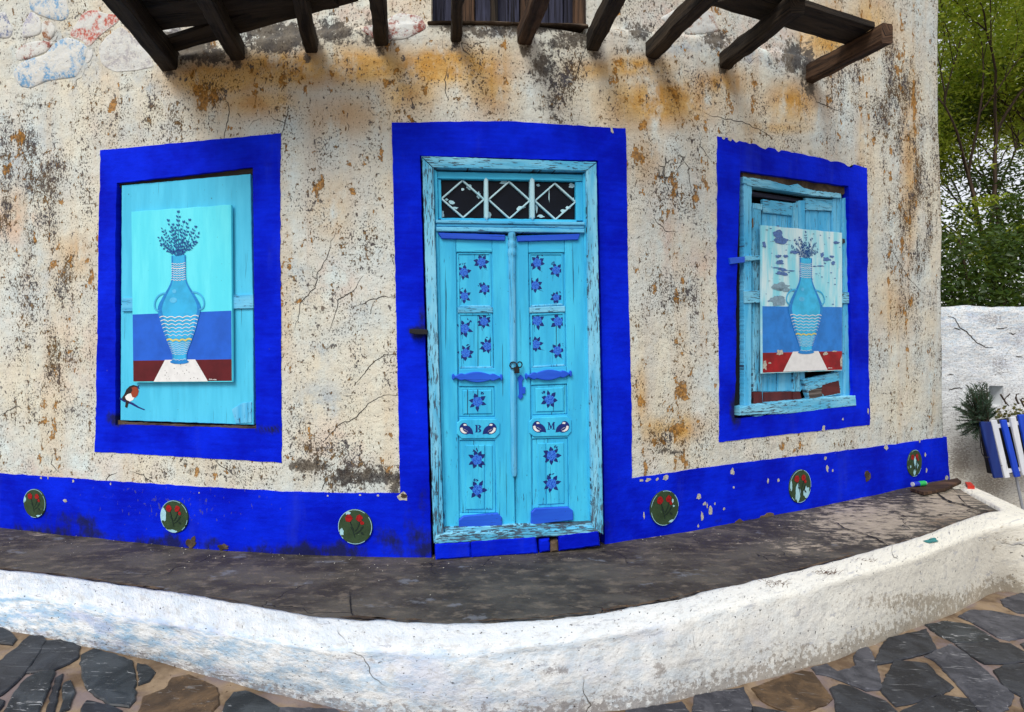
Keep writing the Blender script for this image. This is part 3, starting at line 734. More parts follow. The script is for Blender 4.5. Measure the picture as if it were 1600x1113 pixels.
rust = splat(X_, Y_, [(400, 140, 60, 16, .75), (500, 290, 18, 60, 1.0), (545, 285, 22, 60, .95), (590, 330, 14, 90, .8), (470, 420, 20, 120, .7), (1000, 250, 20, 70, .95), (1045, 280, 20, 90, .8), (1090, 300, 14, 90, .85), (1110, 200, 30, 20, .9), (1405, 110, 14, 90, 1.0), (1430, 160, 12, 90, .95), (1060, 150, 40, 60, .8), (230, 170, 40, 40, .7), (1000, 420, 14, 60, .7), (1050, 560, 20, 20, .85),  (335, 130, 50, 26, .8), (525, 140, 30, 18, 1.0), (515, 160, 40, 14, .8), (1000, 155, 16, 20, .9), (1070, 185, 26, 20, 1.0), (1000, 195, 26, 14, 1.0), (1050, 150, 60, 20, .7), (540, 235, 14, 24, .85), (500, 280, 16, 50, .85), (545, 290, 18, 50, .8),
        (30, 215, 14, 30, .95), (25, 260, 12, 20, .7), (120, 270, 40, 50, .6), (148, 250, 8, 30, .9), (70, 360, 10, 20, .7), (110, 410, 20, 20, .8), (1410, 60, 14, 70, .9), (1425, 130, 14, 60, .8), (1395, 180, 16, 40, .8), (1360, 220, 14, 24, .9), (1345, 120, 14, 20, .7), (1000, 520, 30, 14, .75),
        (1010, 560, 40, 20, .7), (1000, 625, 12, 16, 1.0), (1045, 672, 34, 14, .95), (1040, 690, 40, 12, .9), (1415, 480, 16, 20, .8), (1395, 545, 26, 40, .7), (1425, 470, 10, 16, .9), (1000, 240, 18, 20, .8), (1110, 310, 10, 40, .7), (1040, 330, 30, 20, .6), (560, 730, 40, 20, .6), (20, 560, 20, 30, .5), (130, 520, 14, 70, .6),
        (800, 150, 30, 30, .5), (1250, 40, 60, 30, .4), (340, 150, 90, 40, .9), (460, 120, 90, 30, .8), (580, 250, 40, 90, .7), (520, 350, 60, 90, .7), (20, 420, 60, 130, .6), (120, 500, 30, 160, .7), (1040, 250, 60, 130, .75), (1400, 300, 50, 240, .8), (1060, 620, 50, 60, .7), (700, 140, 140, 30, .6), (20, 250, 60, 90, .8), (140, 400, 20, 120, .85), (1340, 560, 40, 80, .5)], .47)
grime = splat(X_, Y_, [(300, 78, 60, 26, 1.0), (440, 55, 110, 30, .95), (590, 62, 60, 20, .7), (760, 50, 110, 14, .8), (900, 60, 60, 20, .8), (980, 78, 40, 14, .6), (1262, 105, 20, 50, .9), (1210, 95, 30, 20, .6), (1130, 78, 50, 16, .6), (330, 88, 50, 22, .9), (430, 70, 60, 22, .95), (520, 50, 60, 26, .9), (590, 45, 30, 40, .9), (640, 55, 40, 12, .6), (720, 44, 50, 12, .9), (830, 42, 90, 12, .95), (880, 70, 70, 14, .75), (850, 105, 30, 34, .85), (860, 165, 34, 60, .6), (800, 190, 40, 30, .4), (1000, 50, 34, 24, .8), (1120, 62, 34, 20, .9), (1020, 85, 24, 20, .8), (1240, 90, 26, 40, .95),
        (1265, 140, 12, 16, 1.0), (265, 115, 18, 14, .8), (370, 100, 14, 12, .9), (480, 90, 12, 12, .9), (595, 80, 12, 14, .9), (710, 72, 10, 14, .9), (822, 78, 12, 16, 1.0), (932, 85, 12, 12, .9), (1020, 95, 12, 12, .9), (1128, 108, 12, 12, .9), (580, 745, 90, 26, .8), (480, 728, 50, 16, .9), (540, 745, 30, 20, .9), (620, 755, 20, 30, .9), (300, 730, 60, 30, .45), (1050, 705, 30, 8, .8),
        (40, 150, 60, 16, .5), (180, 140, 60, 16, .5), (60, 165, 60, 12, .6), (20, 60, 30, 50, .4), (615, 400, 12, 200, .5), (1480, 640, 10, 80, .7), (1470, 560, 10, 60, .6), (120, 12, 120, 30, .3), (1272, 60, 8, 60, .5), (300, 200, 60, 12, .3)], .12)
speck = splat(X_, Y_, [(60, 260, 90, 120, 1.0), (70, 420, 90, 130, .85), (250, 180, 120, 60, .8), (40, 640, 80, 100, .6), (330, 740, 160, 40, .7), (500, 720, 90, 50, .9), (590, 420, 40, 230, .75), (460, 300, 50, 90, .55), (540, 560, 90, 130, .55), (560, 745, 90, 34, 1.1), (800, 130, 120, 50, .6), (870, 120, 60, 60, 1.0), (1060, 330, 60, 150, .62), (1010, 560, 60, 60, .6), (1050, 690, 60, 30, .8),
        (1320, 120, 50, 90, .9), (1400, 160, 60, 160, .95), (1430, 400, 40, 200, .85), (1380, 620, 60, 70, .5), (1200, 160, 120, 50, .55), (1100, 130, 60, 50, .6), (640, 150, 80, 50, .45), (330, 140, 90, 60, .7), (20, 300, 160, 160, .9), (80, 560, 90, 160, .75), (520, 230, 70, 60, .6), (1060, 450, 70, 130, .7), (1430, 300, 60, 300, .9)], .42)
blue = splat(X_, Y_, [(100, 90, 90, 70, .8), (230, 140, 90, 40, .7), (250, 210, 150, 30, .4), (40, 230, 70, 90, .6), (80, 440, 90, 90, .5), (600, 70, 50, 16, .9), (760, 50, 80, 12, .8), (1060, 75, 50, 12, .9), (1180, 90, 90, 16, 1.0), (1130, 70, 60, 10, .9), (490, 560, 30, 26, .9), (500, 640, 50, 50, .8), (460, 440, 40, 60, .6), (540, 480, 50, 40, .5), (1040, 420, 60, 60, .5), (1440, 720, 60, 60, .3), (1430, 480, 40, 90, .35)], .22)
pink = splat(X_, Y_, [(250, 30, 90, 60, .4), (20, 350, 40, 40, .7), (520, 440, 30, 30, .7), (560, 20, 90, 30, .6), (1060, 30, 60, 40, .8), (1190, 60, 60, 40, .7), (520, 700, 60, 40, .5), (120, 560, 60, 60, .4), (1100, 420, 30, 40, .5), (1040, 370, 30, 60, .5), (100, 760, 120, 60, .5)], .05)
mb.build('plaster_wall', M['plaster'], house, attrs={'m1': np.stack([ochre, grime, speck], 1), 'm2': np.stack([rust, blue, pink], 1)})
# roof slab well above the picture
mb = MB(); tp = [SURF.world(u, HT, .12) for u in np.linspace(U0, UE, 60)]; bk = [(p[0], 11.0, HT) for p in tp]
V = tp + bk + [(p[0], p[1], HT + .22) for p in tp + bk]; k = 60
Fc = [(i, i + 1, k + i + 1, k + i) for i in range(k - 1)] + [(2 * k + i, 3 * k + i, 3 * k + i + 1, 2 * k + i + 1) for i in range(k - 1)] + [(i, 2 * k + i, 2 * k + i + 1, i + 1) for i in range(k - 1)] + [(0, k, 3 * k, 2 * k), (k - 1, 3 * k - 1, 4 * k - 1, 2 * k - 1)]
mb.add(V, Fc); mb.build('roof_slab', M['chip'], house)

# ---- blue painted surrounds and plinth: sheets of thick paint over the plaster
def patch(mb, quad, nu_, nv_, lift=.005, edges=(1, 1, 1, 1), jit=1.1, rag=None, deep=-.06):
    """quad TL,TR,BR,BL (photo pixels); edges top,right,bottom,left are folded down where 1"""
    TL, TR, BR, BL = quad; V = []; uv = []
    for j in range(nv_ + 1):
        for i in range(nu_ + 1):
            s, t = i / nu_, j / nv_
            x = (TL[0] * (1 - s) + TR[0] * s) * (1 - t) + (BL[0] * (1 - s) + BR[0] * s) * t
            y = (TL[1] * (1 - s) + TR[1] * s) * (1 - t) + (BL[1] * (1 - s) + BR[1] * s) * t
            e = (j == 0 and edges[0]) or (i == nu_ and edges[1]) or (j == nv_ and edges[2]) or (i == 0 and edges[3])
            if e:
                a = max(edges) * jit
                x += a * (nz(x, y, 2, .07) + .5 * nz(x, y, 7, .3)); y += a * (nz(x, y, 4, .07) + .5 * nz(x, y, 9, .3))
                if rag and rag(i, j): y += max(0, nz(x, y, 3, .09) - .12) * 20 + max(0, nz(x, 0, 31, .045) - .2) * 12
            u, h = SURF.loc(x, y, lift); V.append(SURF.world(u, h, lift)); uv.append((u, h))
    m = nu_ + 1
    k0 = len(mb.v)
    mb.add(V, [(j * m + i, (j + 1) * m + i, (j + 1) * m + i + 1, j * m + i + 1) for j in range(nv_) for i in range(nu_)], uv, 0, True)
    def fold(ids):
        A = [V[q] for q in ids]; B = []
        for q in ids:
            u, h = uv[q]; B.append(SURF.world(u, h, deep))
        n = len(ids); mb.add(A + B, [(i, i + 1, n + i + 1, n + i) for i in range(n - 1)], [uv[q] for q in ids] * 2)
    if edges[0]: fold([i for i in range(m)])
    if edges[1]: fold([j * m + m - 1 for j in range(nv_ + 1)])
    if edges[2]: fold([nv_ * m + i for i in range(m)])
    if edges[3]: fold([j * m for j in range(nv_ + 1)])
def blue_obj(name, mb, label=None):
    P = np.array([project(v) for v in mb.v]); X_, Y_ = P[:, 0], P[:, 1]
    gr = splat(X_, Y_, [(60, 838, 170, 24, .85), (250, 850, 140, 20, .85), (120, 815, 50, 20, .75), (480, 865, 160, 24, .9), (650, 840, 30, 40, .9), (610, 850, 60, 30, .7), (660, 790, 14, 50, .7), (1000, 850, 60, 14, .6), (660, 860, 30, 20, .9), (1180, 815, 90, 8, .6), (430, 670, 40, 10, 1.0), (185, 655, 20, 14, 1.0), (655, 520, 18, 14, 1.0), (660, 500, 9, 40, .8), (1150, 640, 14, 40, .8),
                        (1152, 450, 9, 120, .55), (960, 830, 26, 24, .6), (1490, 740, 10, 40, .8), (190, 290, 20, 10, .6)], .08)
    sp = splat(X_, Y_, [(270, 790, 160, 40, .9), (400, 700, 60, 10, .5), (200, 700, 90, 12, .4)], .12)
    wh = splat(X_, Y_, [(1110, 780, 50, 40, .95), (1300, 700, 120, 26, .9), (1010, 755, 60, 10, .9), (200, 748, 260, 10, .8), (1420, 700, 80, 30, .8), (1250, 780, 60, 20, .7), (1330, 640, 60, 30, .5), (600, 775, 60, 10, .7)], .25)
    return mb.build(name, M['blue'], house, attrs={'m1': np.stack([wh, gr, sp], 1)}, label=label)
def ring(name, o, i, rag=None, label=None):
    mb = MB()
    patch(mb, (o[0], o[1], i[1], i[0]), 46, 8, edges=(1, 0, 1, 0), rag=rag)
    patch(mb, (i[1], o[1], o[2], i[2]), 8, 70, edges=(0, 1, 0, 1))
    patch(mb, (i[3], i[2], o[2], o[3]), 46, 8, edges=(1, 0, 1, 0))
    patch(mb, (o[0], i[0], i[3], o[3]), 8, 70, edges=(0, 1, 0, 1))
    return blue_obj(name, mb, label)
ring('window_surround', [(157, 235), (438, 208), (440, 723), (147, 706)], [(182, 286), (395, 261), (400, 671), (179, 664)], label='cobalt blue surround with clean edges')
ring('window_surround', [(1120, 213), (1355, 262), (1359, 664), (1124, 691)], [(1156, 267), (1325, 291), (1332, 634), (1147, 655)], rag=lambda i, j: j == 0 and 0 < i < 46, label='cobalt blue surround with a ragged top edge')
mb = MB()
patch(mb, ((612, 192), (795, 189), (795, 247), (656, 243)), 30, 8, edges=(1, 0, 1, 0), jit=.8)
patch(mb, ((795, 189), (978, 201), (935, 251), (795, 247)), 30, 8, edges=(1, 0, 1, 0), jit=.8)
patch(mb, ((612, 192), (656, 243), (674, 872), (628, 876)), 8, 100, edges=(0, 1, 0, 1), jit=.8)
patch(mb, ((935, 251), (978, 201), (990, 858), (946, 862)), 8, 100, edges=(0, 1, 0, 1), jit=.8)
blue_obj('door_surround', mb)
def plinth(top, xb):
    mb = MB(); n = len(top)
    for k in range(n - 1):
        (x0, y0), (x1, y1) = top[k], top[k + 1]
        b0, b1 = [CY + (EYE - HB + .05) / WALL.world(U(x), 0)[1] * F for x in (x0, x1)]
        patch(mb, ((x0, y0), (x1, y1), (x1 + (xb if k == n - 2 else 0), b1), (x0, b0)), max(4, int((x1 - x0) / 7)), 12, edges=(1, 1 if k == n - 2 else 0, 0, 0), jit=1.2)
    return blue_obj('painted_plinth', mb)
plinth([(-420, 712), (-150, 728), (0, 740), (150, 750), (320, 761), (440, 768), (540, 771), (627.5, 771)], 1)
plinth([(988, 748), (1100, 731), (1230, 715), (1355, 700), (1479, 683)], 4)

# ---- limed rubble stones showing at the top left
ST = [('blue', [(110, 620), (150, 540), (230, 500), (370, 460), (480, 340), (560, 310), (660, 345), (725, 400), (700, 520), (640, 640), (500, 660), (380, 680), (260, 740), (170, 720)]),
      ('navy', [(-60, 120), (0, 105), (50, 100), (70, 180), (110, 240), (90, 310), (20, 325), (-50, 300)]),
      ('blue', [(235, -40), (250, 80), (330, 130), (420, 160), (520, 180), (580, 140), (570, 60), (540, -40)]),
      ('lilac', [(200, 180), (260, 90), (320, 140), (350, 200), (340, 290), (180, 320)]),
      ('brown', [(350, 180), (420, 170), (465, 240), (450, 300), (400, 350), (355, 310)]),
      ('red', [(570, 290), (640, 200), (700, 110), (790, 85), (880, 120), (990, 130), (1000, 180), (880, 260), (800, 330), (740, 400), (690, 340), (600, 310)]),
      ('maroon', [(130, 420), (220, 360), (340, 340), (450, 350), (380, 440), (250, 490), (140, 510)]),
      ('grey', [(710, 520), (735, 400), (775, 400), (770, 490), (720, 545)]),
      ('grey', [(820, 400), (900, 300), (1010, 220), (1100, 300), (1230, 440), (1290, 560), (1100, 590), (950, 600), (850, 540)]),
      ('maroon', [(3000, 250), (3300, 60), (3500, 90), (3560, 240), (3380, 330), (3150, 340)]),
      ('brown', [(5550, 120), (5700, 30), (6000, 60), (6050, 230), (5800, 260)]),
      ('red', [(6325, 195), (6350, 185), (6400, 225), (6380, 250), (6350, 235)])]
for i, (k, poly) in enumerate(ST):
    pts = [SURF.loc(a / 5.333, b / 5.333) for a, b in poly]
    if area(pts) < 0: pts = pts[::-1]
    pts = dens_poly(pts, .015, .005, i * 3.1); c = (sum(p[0] for p in pts) / len(pts), sum(p[1] for p in pts) / len(pts))
    for _ in range(4): pts = [((pts[j - 1][0] + 2 * pts[j][0] + pts[(j + 1) % len(pts)][0]) / 4, (pts[j - 1][1] + 2 * pts[j][1] + pts[(j + 1) % len(pts)][1]) / 4) for j in range(len(pts))]
    V = []; n = len(pts); uv = []
    hgt = .010 if k not in ('grey', 'red') else .005
    for r, (sc, dn) in enumerate(((1.03, -.004), (1, .003), (.96, .6 * hgt), (.85, .9 * hgt), (.6, hgt), (.3, hgt * 1.05))):
        for a, b in pts:
            a2, b2 = c[0] + (a - c[0]) * sc, c[1] + (b - c[1]) * sc
            V.append(SURF.world(a2, b2, dn + .004 * nz(a2, b2, 2, 18) * (r > 1))); uv.append((a2, b2))
    V.append(SURF.world(*c, hgt * 1.05)); uv.append(c)
    mb = MB(); mb.add(V, [(r * n + j, r * n + (j + 1) % n, (r + 1) * n + (j + 1) % n, (r + 1) * n + j) for r in range(5) for j in range(n)] + [(5 * n + j, 5 * n + (j + 1) % n, 6 * n) for j in range(n)], uv, 0, True)
    mb.build('rubble_stone', M['limed'][k], house)

# ---- chips in the blue paint, cracks
def blob(fr, x, y, rx, ry, n, seed, k=12):
    c = fr.loc(x, y, n); Y = fr.world(c[0], c[1], n)[1]; out = []
    for i in range(k):
        th = 2 * math.pi * i / k; r = 1 + .7 * nz(math.cos(th), math.sin(th), seed * 7.7, 1.7)
        out.append((c[0] + rx / F * Y * math.cos(th) * r, c[1] + ry / F * Y * math.sin(th) * r))
    return out
chips = [(630, 776, 9, 6), (1003, 751, 4, 2), (1013, 750, 5, 3), (1027, 749, 3, 2), (1040, 747, 6, 4), (1145, 738, 4, 5), (1201, 752, 2, 4), (1217, 751, 2.5, 3), (1092, 776, 4, 4), (1101, 787, 3, 3), (1110, 797, 5, 6), (1097, 806, 3, 7), (1091, 822, 2, 3),
         (1105, 790, 1.5, 4), (1117, 787, 1.5, 2), (1131, 795, 2, 2), (1292, 732, 3, 5), (1289, 716, 2.5, 3), (1385, 699, 6, 4), (1437, 689, 3, 3), (1007, 806, 1.5, 5), (1300, 735, 2, 2), (1147, 762, 2, 2), (1446, 711, 3, 3), (1448, 735, 2, 3),
         (1478, 748, 5, 4), (102, 783, 4, 2.5), (590, 775, 2, 1.5), (512, 775, 1.5, 1.5), (562, 774, 2, 1.5), (64, 747, 2, 2), (75, 747, 1.5, 2), (115, 752, 2, 2), (174, 756, 1.5, 2), (312, 770, 1.5, 1), (1286, 669, 4, 4), (1356, 642, 2, 4), (1316, 655, 2, 2), (1267, 237, 4, 3), (1140, 218, 5, 3), (1130, 216, 3, 3), (956, 203, 3, 6)]
mb = MB()
for i, (x, y, rx, ry) in enumerate(chips):
    flat(mb, SURF, blob(SURF, x, y, rx, ry, .0075, i), .0075)
mb.build('paint_chip', M['chip'], house, kind='stuff')
mb = MB()
big = [(1356, 744, 7, 9, 0), (1250, 779, 8, 5, 1), (1250, 782, 6, 3, 0), (300, 848, 9, 8, 0), (350, 855, 9, 5, 0), (1200, 812, 16, 8, 0), (1160, 820, 26, 4, 0), (1155, 818, 10, 7, 0), (630, 775, 5, 3, 0)]
for i, (x, y, rx, ry, k) in enumerate(big):
    slab(mb, SURF, blob(SURF, x, y, rx, ry, .012, i + 60, 16), 0, .012, .003, local=True)
mb.build('crumbled_plaster', M['mud'], house, kind='stuff')
cracks = [[(345, 250), (352, 200), (358, 175), (357, 160), (350, 152)], [(438, 215), (447, 190), (452, 160)], [(527, 356), (512, 400), (498, 425), (494, 450), (470, 472), (466, 500), (460, 520)], [(567, 430), (552, 455), (530, 468), (525, 490), (512, 525)],
          [(640, 556), (600, 554), (580, 570), (565, 590), (555, 600)], [(640, 616), (600, 618), (575, 630), (560, 650), (530, 665), (505, 690), (488, 680)], [(510, 735), (505, 760), (500, 768)], [(915, 78), (908, 95), (900, 125), (898, 128)], [(1270, 145), (1275, 160), (1300, 170), (1320, 178)],
          [(1100, 178), (1130, 187), (1160, 190), (1190, 205), (1215, 222)], [(1060, 240), (1075, 262), (1080, 300), (1090, 330)], [(1390, 380), (1400, 400), (1425, 440), (1450, 465)], [(370, 745), (350, 730), (330, 715)], [(160, 760), (170, 745), (185, 735)], [(0, 650), (25, 635), (40, 640)], [(1330, 20), (1345, 45), (1355, 50)],
          [(95, 740), (80, 725), (85, 705)], [(240, 755), (225, 742), (200, 735)], [(1020, 340), (1040, 360), (1060, 362)], [(1110, 250), (1095, 230), (1090, 210)], [(560, 480), (575, 470), (600, 462), (612, 465)], [(700, 160), (695, 130), (700, 100)]]
mb = MB()
for i, c in enumerate(cracks):
    pts = []
    for k in range(len(c) - 1):
        for q in range(6):
            t = q / 6; x = c[k][0] + (c[k + 1][0] - c[k][0]) * t; y = c[k][1] + (c[k + 1][1] - c[k][1]) * t
            pts.append(SURF.loc(x + 3 * nz(x, y, i, .12), y + 3 * nz(x, y, i + 40, .12)))
    ribbon(mb, SURF, pts, lambda t, i=i: .0045 * math.sin(math.pi * min(.97, max(.03, t))) + .0012 + .0035 * max(0, nz(t * 9, i, 0)), .0012)
mb.build('crack', M['crack'], house, kind='stuff')

# ================================================================== LEFT WINDOW (boarded up)
FL = Flat(290, -.02)
win = MB(); slab(win, FL, [(176, 250), (405, 250), (405, 680), (170, 680)], -.30, -.20, .002)
wL = win.build('boarded_window', M['dark'], house, label='boarded window behind the left painting')
piece('board', FL, [(190, 290), (391, 272), (395, 470), (189, 476)], -.03, -.004, M['board'], wL, step=.03, jit=.002)
piece('board', FL, [(189, 477), (395, 471), (396, 664), (188, 657)], -.03, -.004, M['board'], wL, step=.03, jit=.002)
piece('batten', FL, [(190, 466), (395, 460), (395.5, 482), (190, 487)], -.004, .012, M['wood_mid'], wL, swap=True)
piece('splintered_corner', FL, [(362, 640), (378, 630), (393, 628), (393, 661), (368, 662)], -.004, .002, M['wood_mid'], wL, bev=.002)
piece('lintel_timber', FL, [(176, 300), (182, 282), (260, 274), (396, 258), (396, 273), (290, 284), (190, 292)], -.10, -.010, M['beam'], wL, swap=True, jit=.006)
piece('sill_rubble', FL, [(178, 655), (190, 659), (300, 664), (398, 666), (408, 652), (412, 672), (300, 673), (184, 668)], -.10, -.012, M['mud'], wL, swap=True, jit=.006)
# the painted robin
C8 = lambda L: crop(L, 170, 300, 2.93)
mb = MB()
def pflat(mb, fr, L, n, mi): flat(mb, fr, [fr.loc(x, y, n) for x, y in L], n, mi)
pflat(mb, FL, C8([(50, 940), (80, 955), (110, 965), (140, 985), (166, 996), (162, 1000), (130, 988), (100, 972), (70, 962), (50, 950)]), -.0030, 3)
pflat(mb, FL, C8([(60, 942), (72, 925), (80, 905), (95, 890), (112, 884), (128, 888), (134, 898), (125, 906), (112, 922), (98, 940), (92, 962), (84, 990), (74, 985), (78, 955), (66, 955)]), -.0026, 0)
pflat(mb, FL, C8([(104, 896), (118, 892), (132, 896), (137, 912), (132, 930), (122, 942), (108, 940), (101, 922), (108, 908)]), -.0018, 1)
pflat(mb, FL, C8([(74, 938), (86, 926), (102, 922), (118, 938), (112, 952), (96, 960), (80, 952)]), -.0022, 2)
pflat(mb, FL, C8([(130, 890), (140, 884), (136, 893), (141, 902), (131, 900)]), -.0016, 3)
mb.build('painted_robin', [M['brownpt'], M['orangept'], M['white'], M['navy']], wL)

# ================================================================== the two painted boards
def painting(fr, quad, n, label, band_t, red_t, cloth, V_, mats, old):
    TL, TR, BR, BL = [fr.loc(x, y, n) for x, y in quad]
    def q(s, t):   # s across, t up
        return ((BL[0] * (1 - s) + BR[0] * s) * (1 - t) + (TL[0] * (1 - s) + TR[0] * s) * t, (BL[1] * (1 - s) + BR[1] * s) * (1 - t) + (TL[1] * (1 - s) + TR[1] * s) * t)
    base = fr.world(*q(.5, 0), n)
    root = thing('painted_board', label, 'painting', base, 'vase paintings hung over the windows')
    k = [TL]
    for i in range(1, 12):
        a = q(i / 12, 1); k.append((a[0], a[1] + .0022 * ((i * 7) % 3 - 1)))
    k += [TR, BR, BL]
    mb = MB(); slab(mb, fr, k, n - .018, n, .0015, local=True, step=.03, jit=.001); mb.build('board', mats['ground'], root)
    e = .0012
    mb = MB(); flat(mb, fr, [q(.004, red_t), q(.5, red_t), q(.996, red_t), q(.996, band_t[1]), q(.5, .5 * sum(band_t)), q(.004, band_t[0])], n + e); mb.build('blue_band', mats['band'], root)
    mb = MB(); flat(mb, fr, [q(.004, .006), q(.996, .006), q(.996, red_t), q(.004, red_t)], n + e); mb.build('red_band', mats['red'], root)
    mb = MB(); flat(mb, fr, [q(*c) for c in cloth], n + 2 * e)
    rnd = random.Random(len(label))
    if not old:
        for i in range(34):
            s, t = rnd.uniform(.28, .70), rnd.uniform(.015, .115)
            c = q(s, t); r = rnd.uniform(.0012, .004)
            flat(mb, fr, [(c[0] + r * math.cos(a) * rnd.uniform(.6, 1.1), c[1] + r * math.sin(a) * rnd.uniform(.8, 1.6)) for a in np.linspace(0, 5.4, 6)], n + 3 * e, 1)
    mb.build('painted_tablecloth', [M['cloth'], M['crack']], root)
    # vase
    c0 = V_['c']; pr = V_['prof']     # (t, half width)
    tt = np.linspace(pr[0][0], pr[-1][0], 60); hw = np.interp(tt, [a for a, _ in pr], [b for _, b in pr])
    kk = np.ones(5) / 5; hs = np.convolve(np.pad(hw, 2, mode='edge'), kk, 'valid')
    hw_at = lambda t: float(np.interp(t, tt, hs))
    mb = MB()
    Vv = []; 
    for t, h in zip(tt, hs): Vv += [q(c0 - h, t), q(c0 + h, t)]
    mb.add([fr.world(a, b, n + 3 * e) for a, b in Vv], [(2 * i, 2 * i + 1, 2 * i + 3, 2 * i + 2) for i in range(59)], Vv, 0)
    for f0, f1 in ((-1, -.80), (.84, 1)):      # darker painted edge lines
        Vv = []
        for t, h in zip(tt, hs): Vv += [q(c0 + h * f0, t), q(c0 + h * f1, t)]
        mb.add([fr.world(a, b, n + 3.6 * e) for a, b in Vv], [(2 * i, 2 * i + 1, 2 * i + 3, 2 * i + 2) for i in range(59)], Vv, 1)
    ft = V_['foot']
    flat(mb, fr, [q(c0 + ft[1] * math.cos(a), ft[0] + .013 * math.sin(a)) for a in np.linspace(0, 2 * math.pi, 25)[:-1]], n + 4 * e, 1)
    for sx, sy, rx, ry in ((-.35, .62, .16, .012), (-.30, .30, .20, .016)):
        tm = V_['neck'][0] * sy + V_['wide'] * (1 - sy); hh = hw_at(tm)
        flat(mb, fr, [q(c0 + hh * sx + rx * hh * math.cos(a), tm + ry * math.sin(a)) for a in np.linspace(0, 2 * math.pi, 17)[:-1]], n + 4 * e, 2)
    mb.build('painted_vase', [mats['vase'], M['vase_dk'], M['vase_hi']], root)
    for sg in (-1, 1):
        t0, t1 = V_['h']; mb = MB()
        for w, ee, mi in ((.0135, 3.2, 0), (.0042, 4.0, 1)):
            pts = []
            for i in range(20):
                a = math.pi * i / 19; tc = (t0 + t1) / 2 + math.cos(a) * (t1 - t0) / 2
                h0 = hw_at(t1) * (1 - i / 19) + hw_at(t0) * i / 19
                pts.append(q(c0 + sg * (h0 * .93 + V_['hx'] * math.sin(a) ** .8), tc))
            ribbon(mb, fr, pts, w, n + ee * e, mi)
        mb.build('painted_handle', [mats['vase'], M['vase_hi']], root)
    WM = [M['white'], M['yellow'], M['vase_dk']]
    def wave(t, w, amp, cyc, mi, cut=.97):
        mb = MB(); h = hw_at(t) * cut
        pts = [q(c0 - h + 2 * h * i / 60, t + amp * abs(math.sin(math.pi * cyc * i / 60)) - amp * .5 - .006 * math.sin(math.pi * i / 60)) for i in range(61)]
        ribbon(mb, fr, pts, w, n + (4.6 + .3 * mi) * e, 0); mb.build('painted_wave', WM[mi], root)
    for i in range(8): wave(V_['neck'][0] + (V_['neck'][1] - V_['neck'][0]) * (.06 + .115 * i), .0032 if i != 5 else .0055, .005, 5, 0, 1.0)
    for i in range(6): wave(V_['wide'] - .045 - .021 * i, .0056 - .0005 * i, .008, 5, 0)
    wave(V_['wide'] - .178, .0125, .008, 4, 1); wave(V_['wide'] - .168, .0012, .007, 4, 2)
    for i in range(7): wave(V_['wide'] - .196 - .0105 * i, .0019, .005, 4, 0)
    wave(ft[0] + .016, .0022, .005, 4, 0, .9)
    mb = MB(); tn = V_['top']
    for tipx, tipt in V_['spray']:
        tipx *= 1.25
        b = q(c0 + tipx * .12, tn); pts = []
        for i in range(10):
            f = i / 9; pts.append(q(c0 + tipx * (.12 + .88 * f) , tn + (tipt - tn) * f ** (.9)))
        ribbon(mb, fr, pts, .0048, n + 3 * e, 0, True)
        for i in range(1, 10):
            p = pts[i]; d = (pts[i][0] - pts[i - 1][0], pts[i][1] - pts[i - 1][1]); a0 = math.atan2(d[1], d[0])
            for sg in (-1, 1):
                if rnd.random() < .22: continue
                a = a0 + sg * rnd.uniform(.5, 1.1) if i < 9 else a0 + sg * .35
                l = rnd.uniform(.015, .024); o = (p[0] + .004 * math.cos(a), p[1] + .004 * math.sin(a))
                lf = [(o[0] + l * f * math.cos(a) - w * l * math.sin(a), o[1] + l * f * math.sin(a) + w * l * math.cos(a)) for f, w in ((0, 0), (.35, -.30), (.75, -.2), (1.05, 0), (.75, .2), (.35, .30))]
                flat(mb, fr, lf, n + 3.4 * e, 0)
    mb.build('painted_leaf_spray', [M['leafpaint']], root)
    # signature
    mb = MB(); text_on(mb, V_['sig'], fr, q(*V_['sigp']), .0135, n + 4 * e, slantx=.3); mb.build('signature', M['white'], root)
    return root, q, e
def text_on(mb, s, fr, at, size, n, slantx=0.0, mi=0):
    cu = bpy.data.curves.new('txt', 'FONT'); cu.body = s; cu.size = size; cu.resolution_u = 2; cu.offset = .0003
    o = bpy.data.objects.new('txt', cu); COL.objects.link(o)
    dg = bpy.context.evaluated_depsgraph_get(); me = bpy.data.meshes.new_from_object(o.evaluated_get(dg))
    L = [(at[0] + v.co.x + slantx * v.co.y, at[1] + v.co.y) for v in me.vertices]
    mb.add([fr.world(a, b, n) for a, b in L], [tuple(p.vertices) for p in me.polygons], L, mi)
    bpy.data.objects.remove(o); bpy.data.meshes.remove(me); bpy.data.curves.remove(cu)
sprayL = [(0, .97), (-.075, .925), (-.125, .885), (-.15, .835), (.085, .92), (.13, .88), (.155, .84), (-.04, .90), (.04, .91), (-.13, .79), (.13, .795)]
pL, qL, e = painting(FL, [(205, 331), (361, 320), (363, 597), (208, 598)], .030, 'clean painting of a blue vase with robin-free turquoise ground, on the fully boarded left window', (.398, .402), .128,
    [(.215, .004), (.335, .130), (.64, .130), (.765, .004)],
    dict(c=.484, prof=[(.118, .082), (.15, .068), (.17, .078), (.22, .112), (.30, .165), (.40, .212), (.43, .222), (.47, .19), (.52, .135), (.555, .095), (.585, .074), (.60, .07), (.73, .071)], neck=(.585, .70), wide=.425, foot=(.118, .095), h=(.415, .515), hx=.080, top=.725,
         spray=sprayL, sig='R.M. orizza', sigp=(.775, .012)),
    dict(ground=M['ground'], band=M['bandL'], red=M['redL'], vase=M['vase']), False)
pL['label'] = 'clean turquoise board painted with a blue vase, over the boarded left window'
sprayR = [(0, .97), (-.06, .93), (.06, .93), (-.10, .91), (.10, .90), (-.03, .90), (.035, .91), (.13, .865), (-.13, .87)]

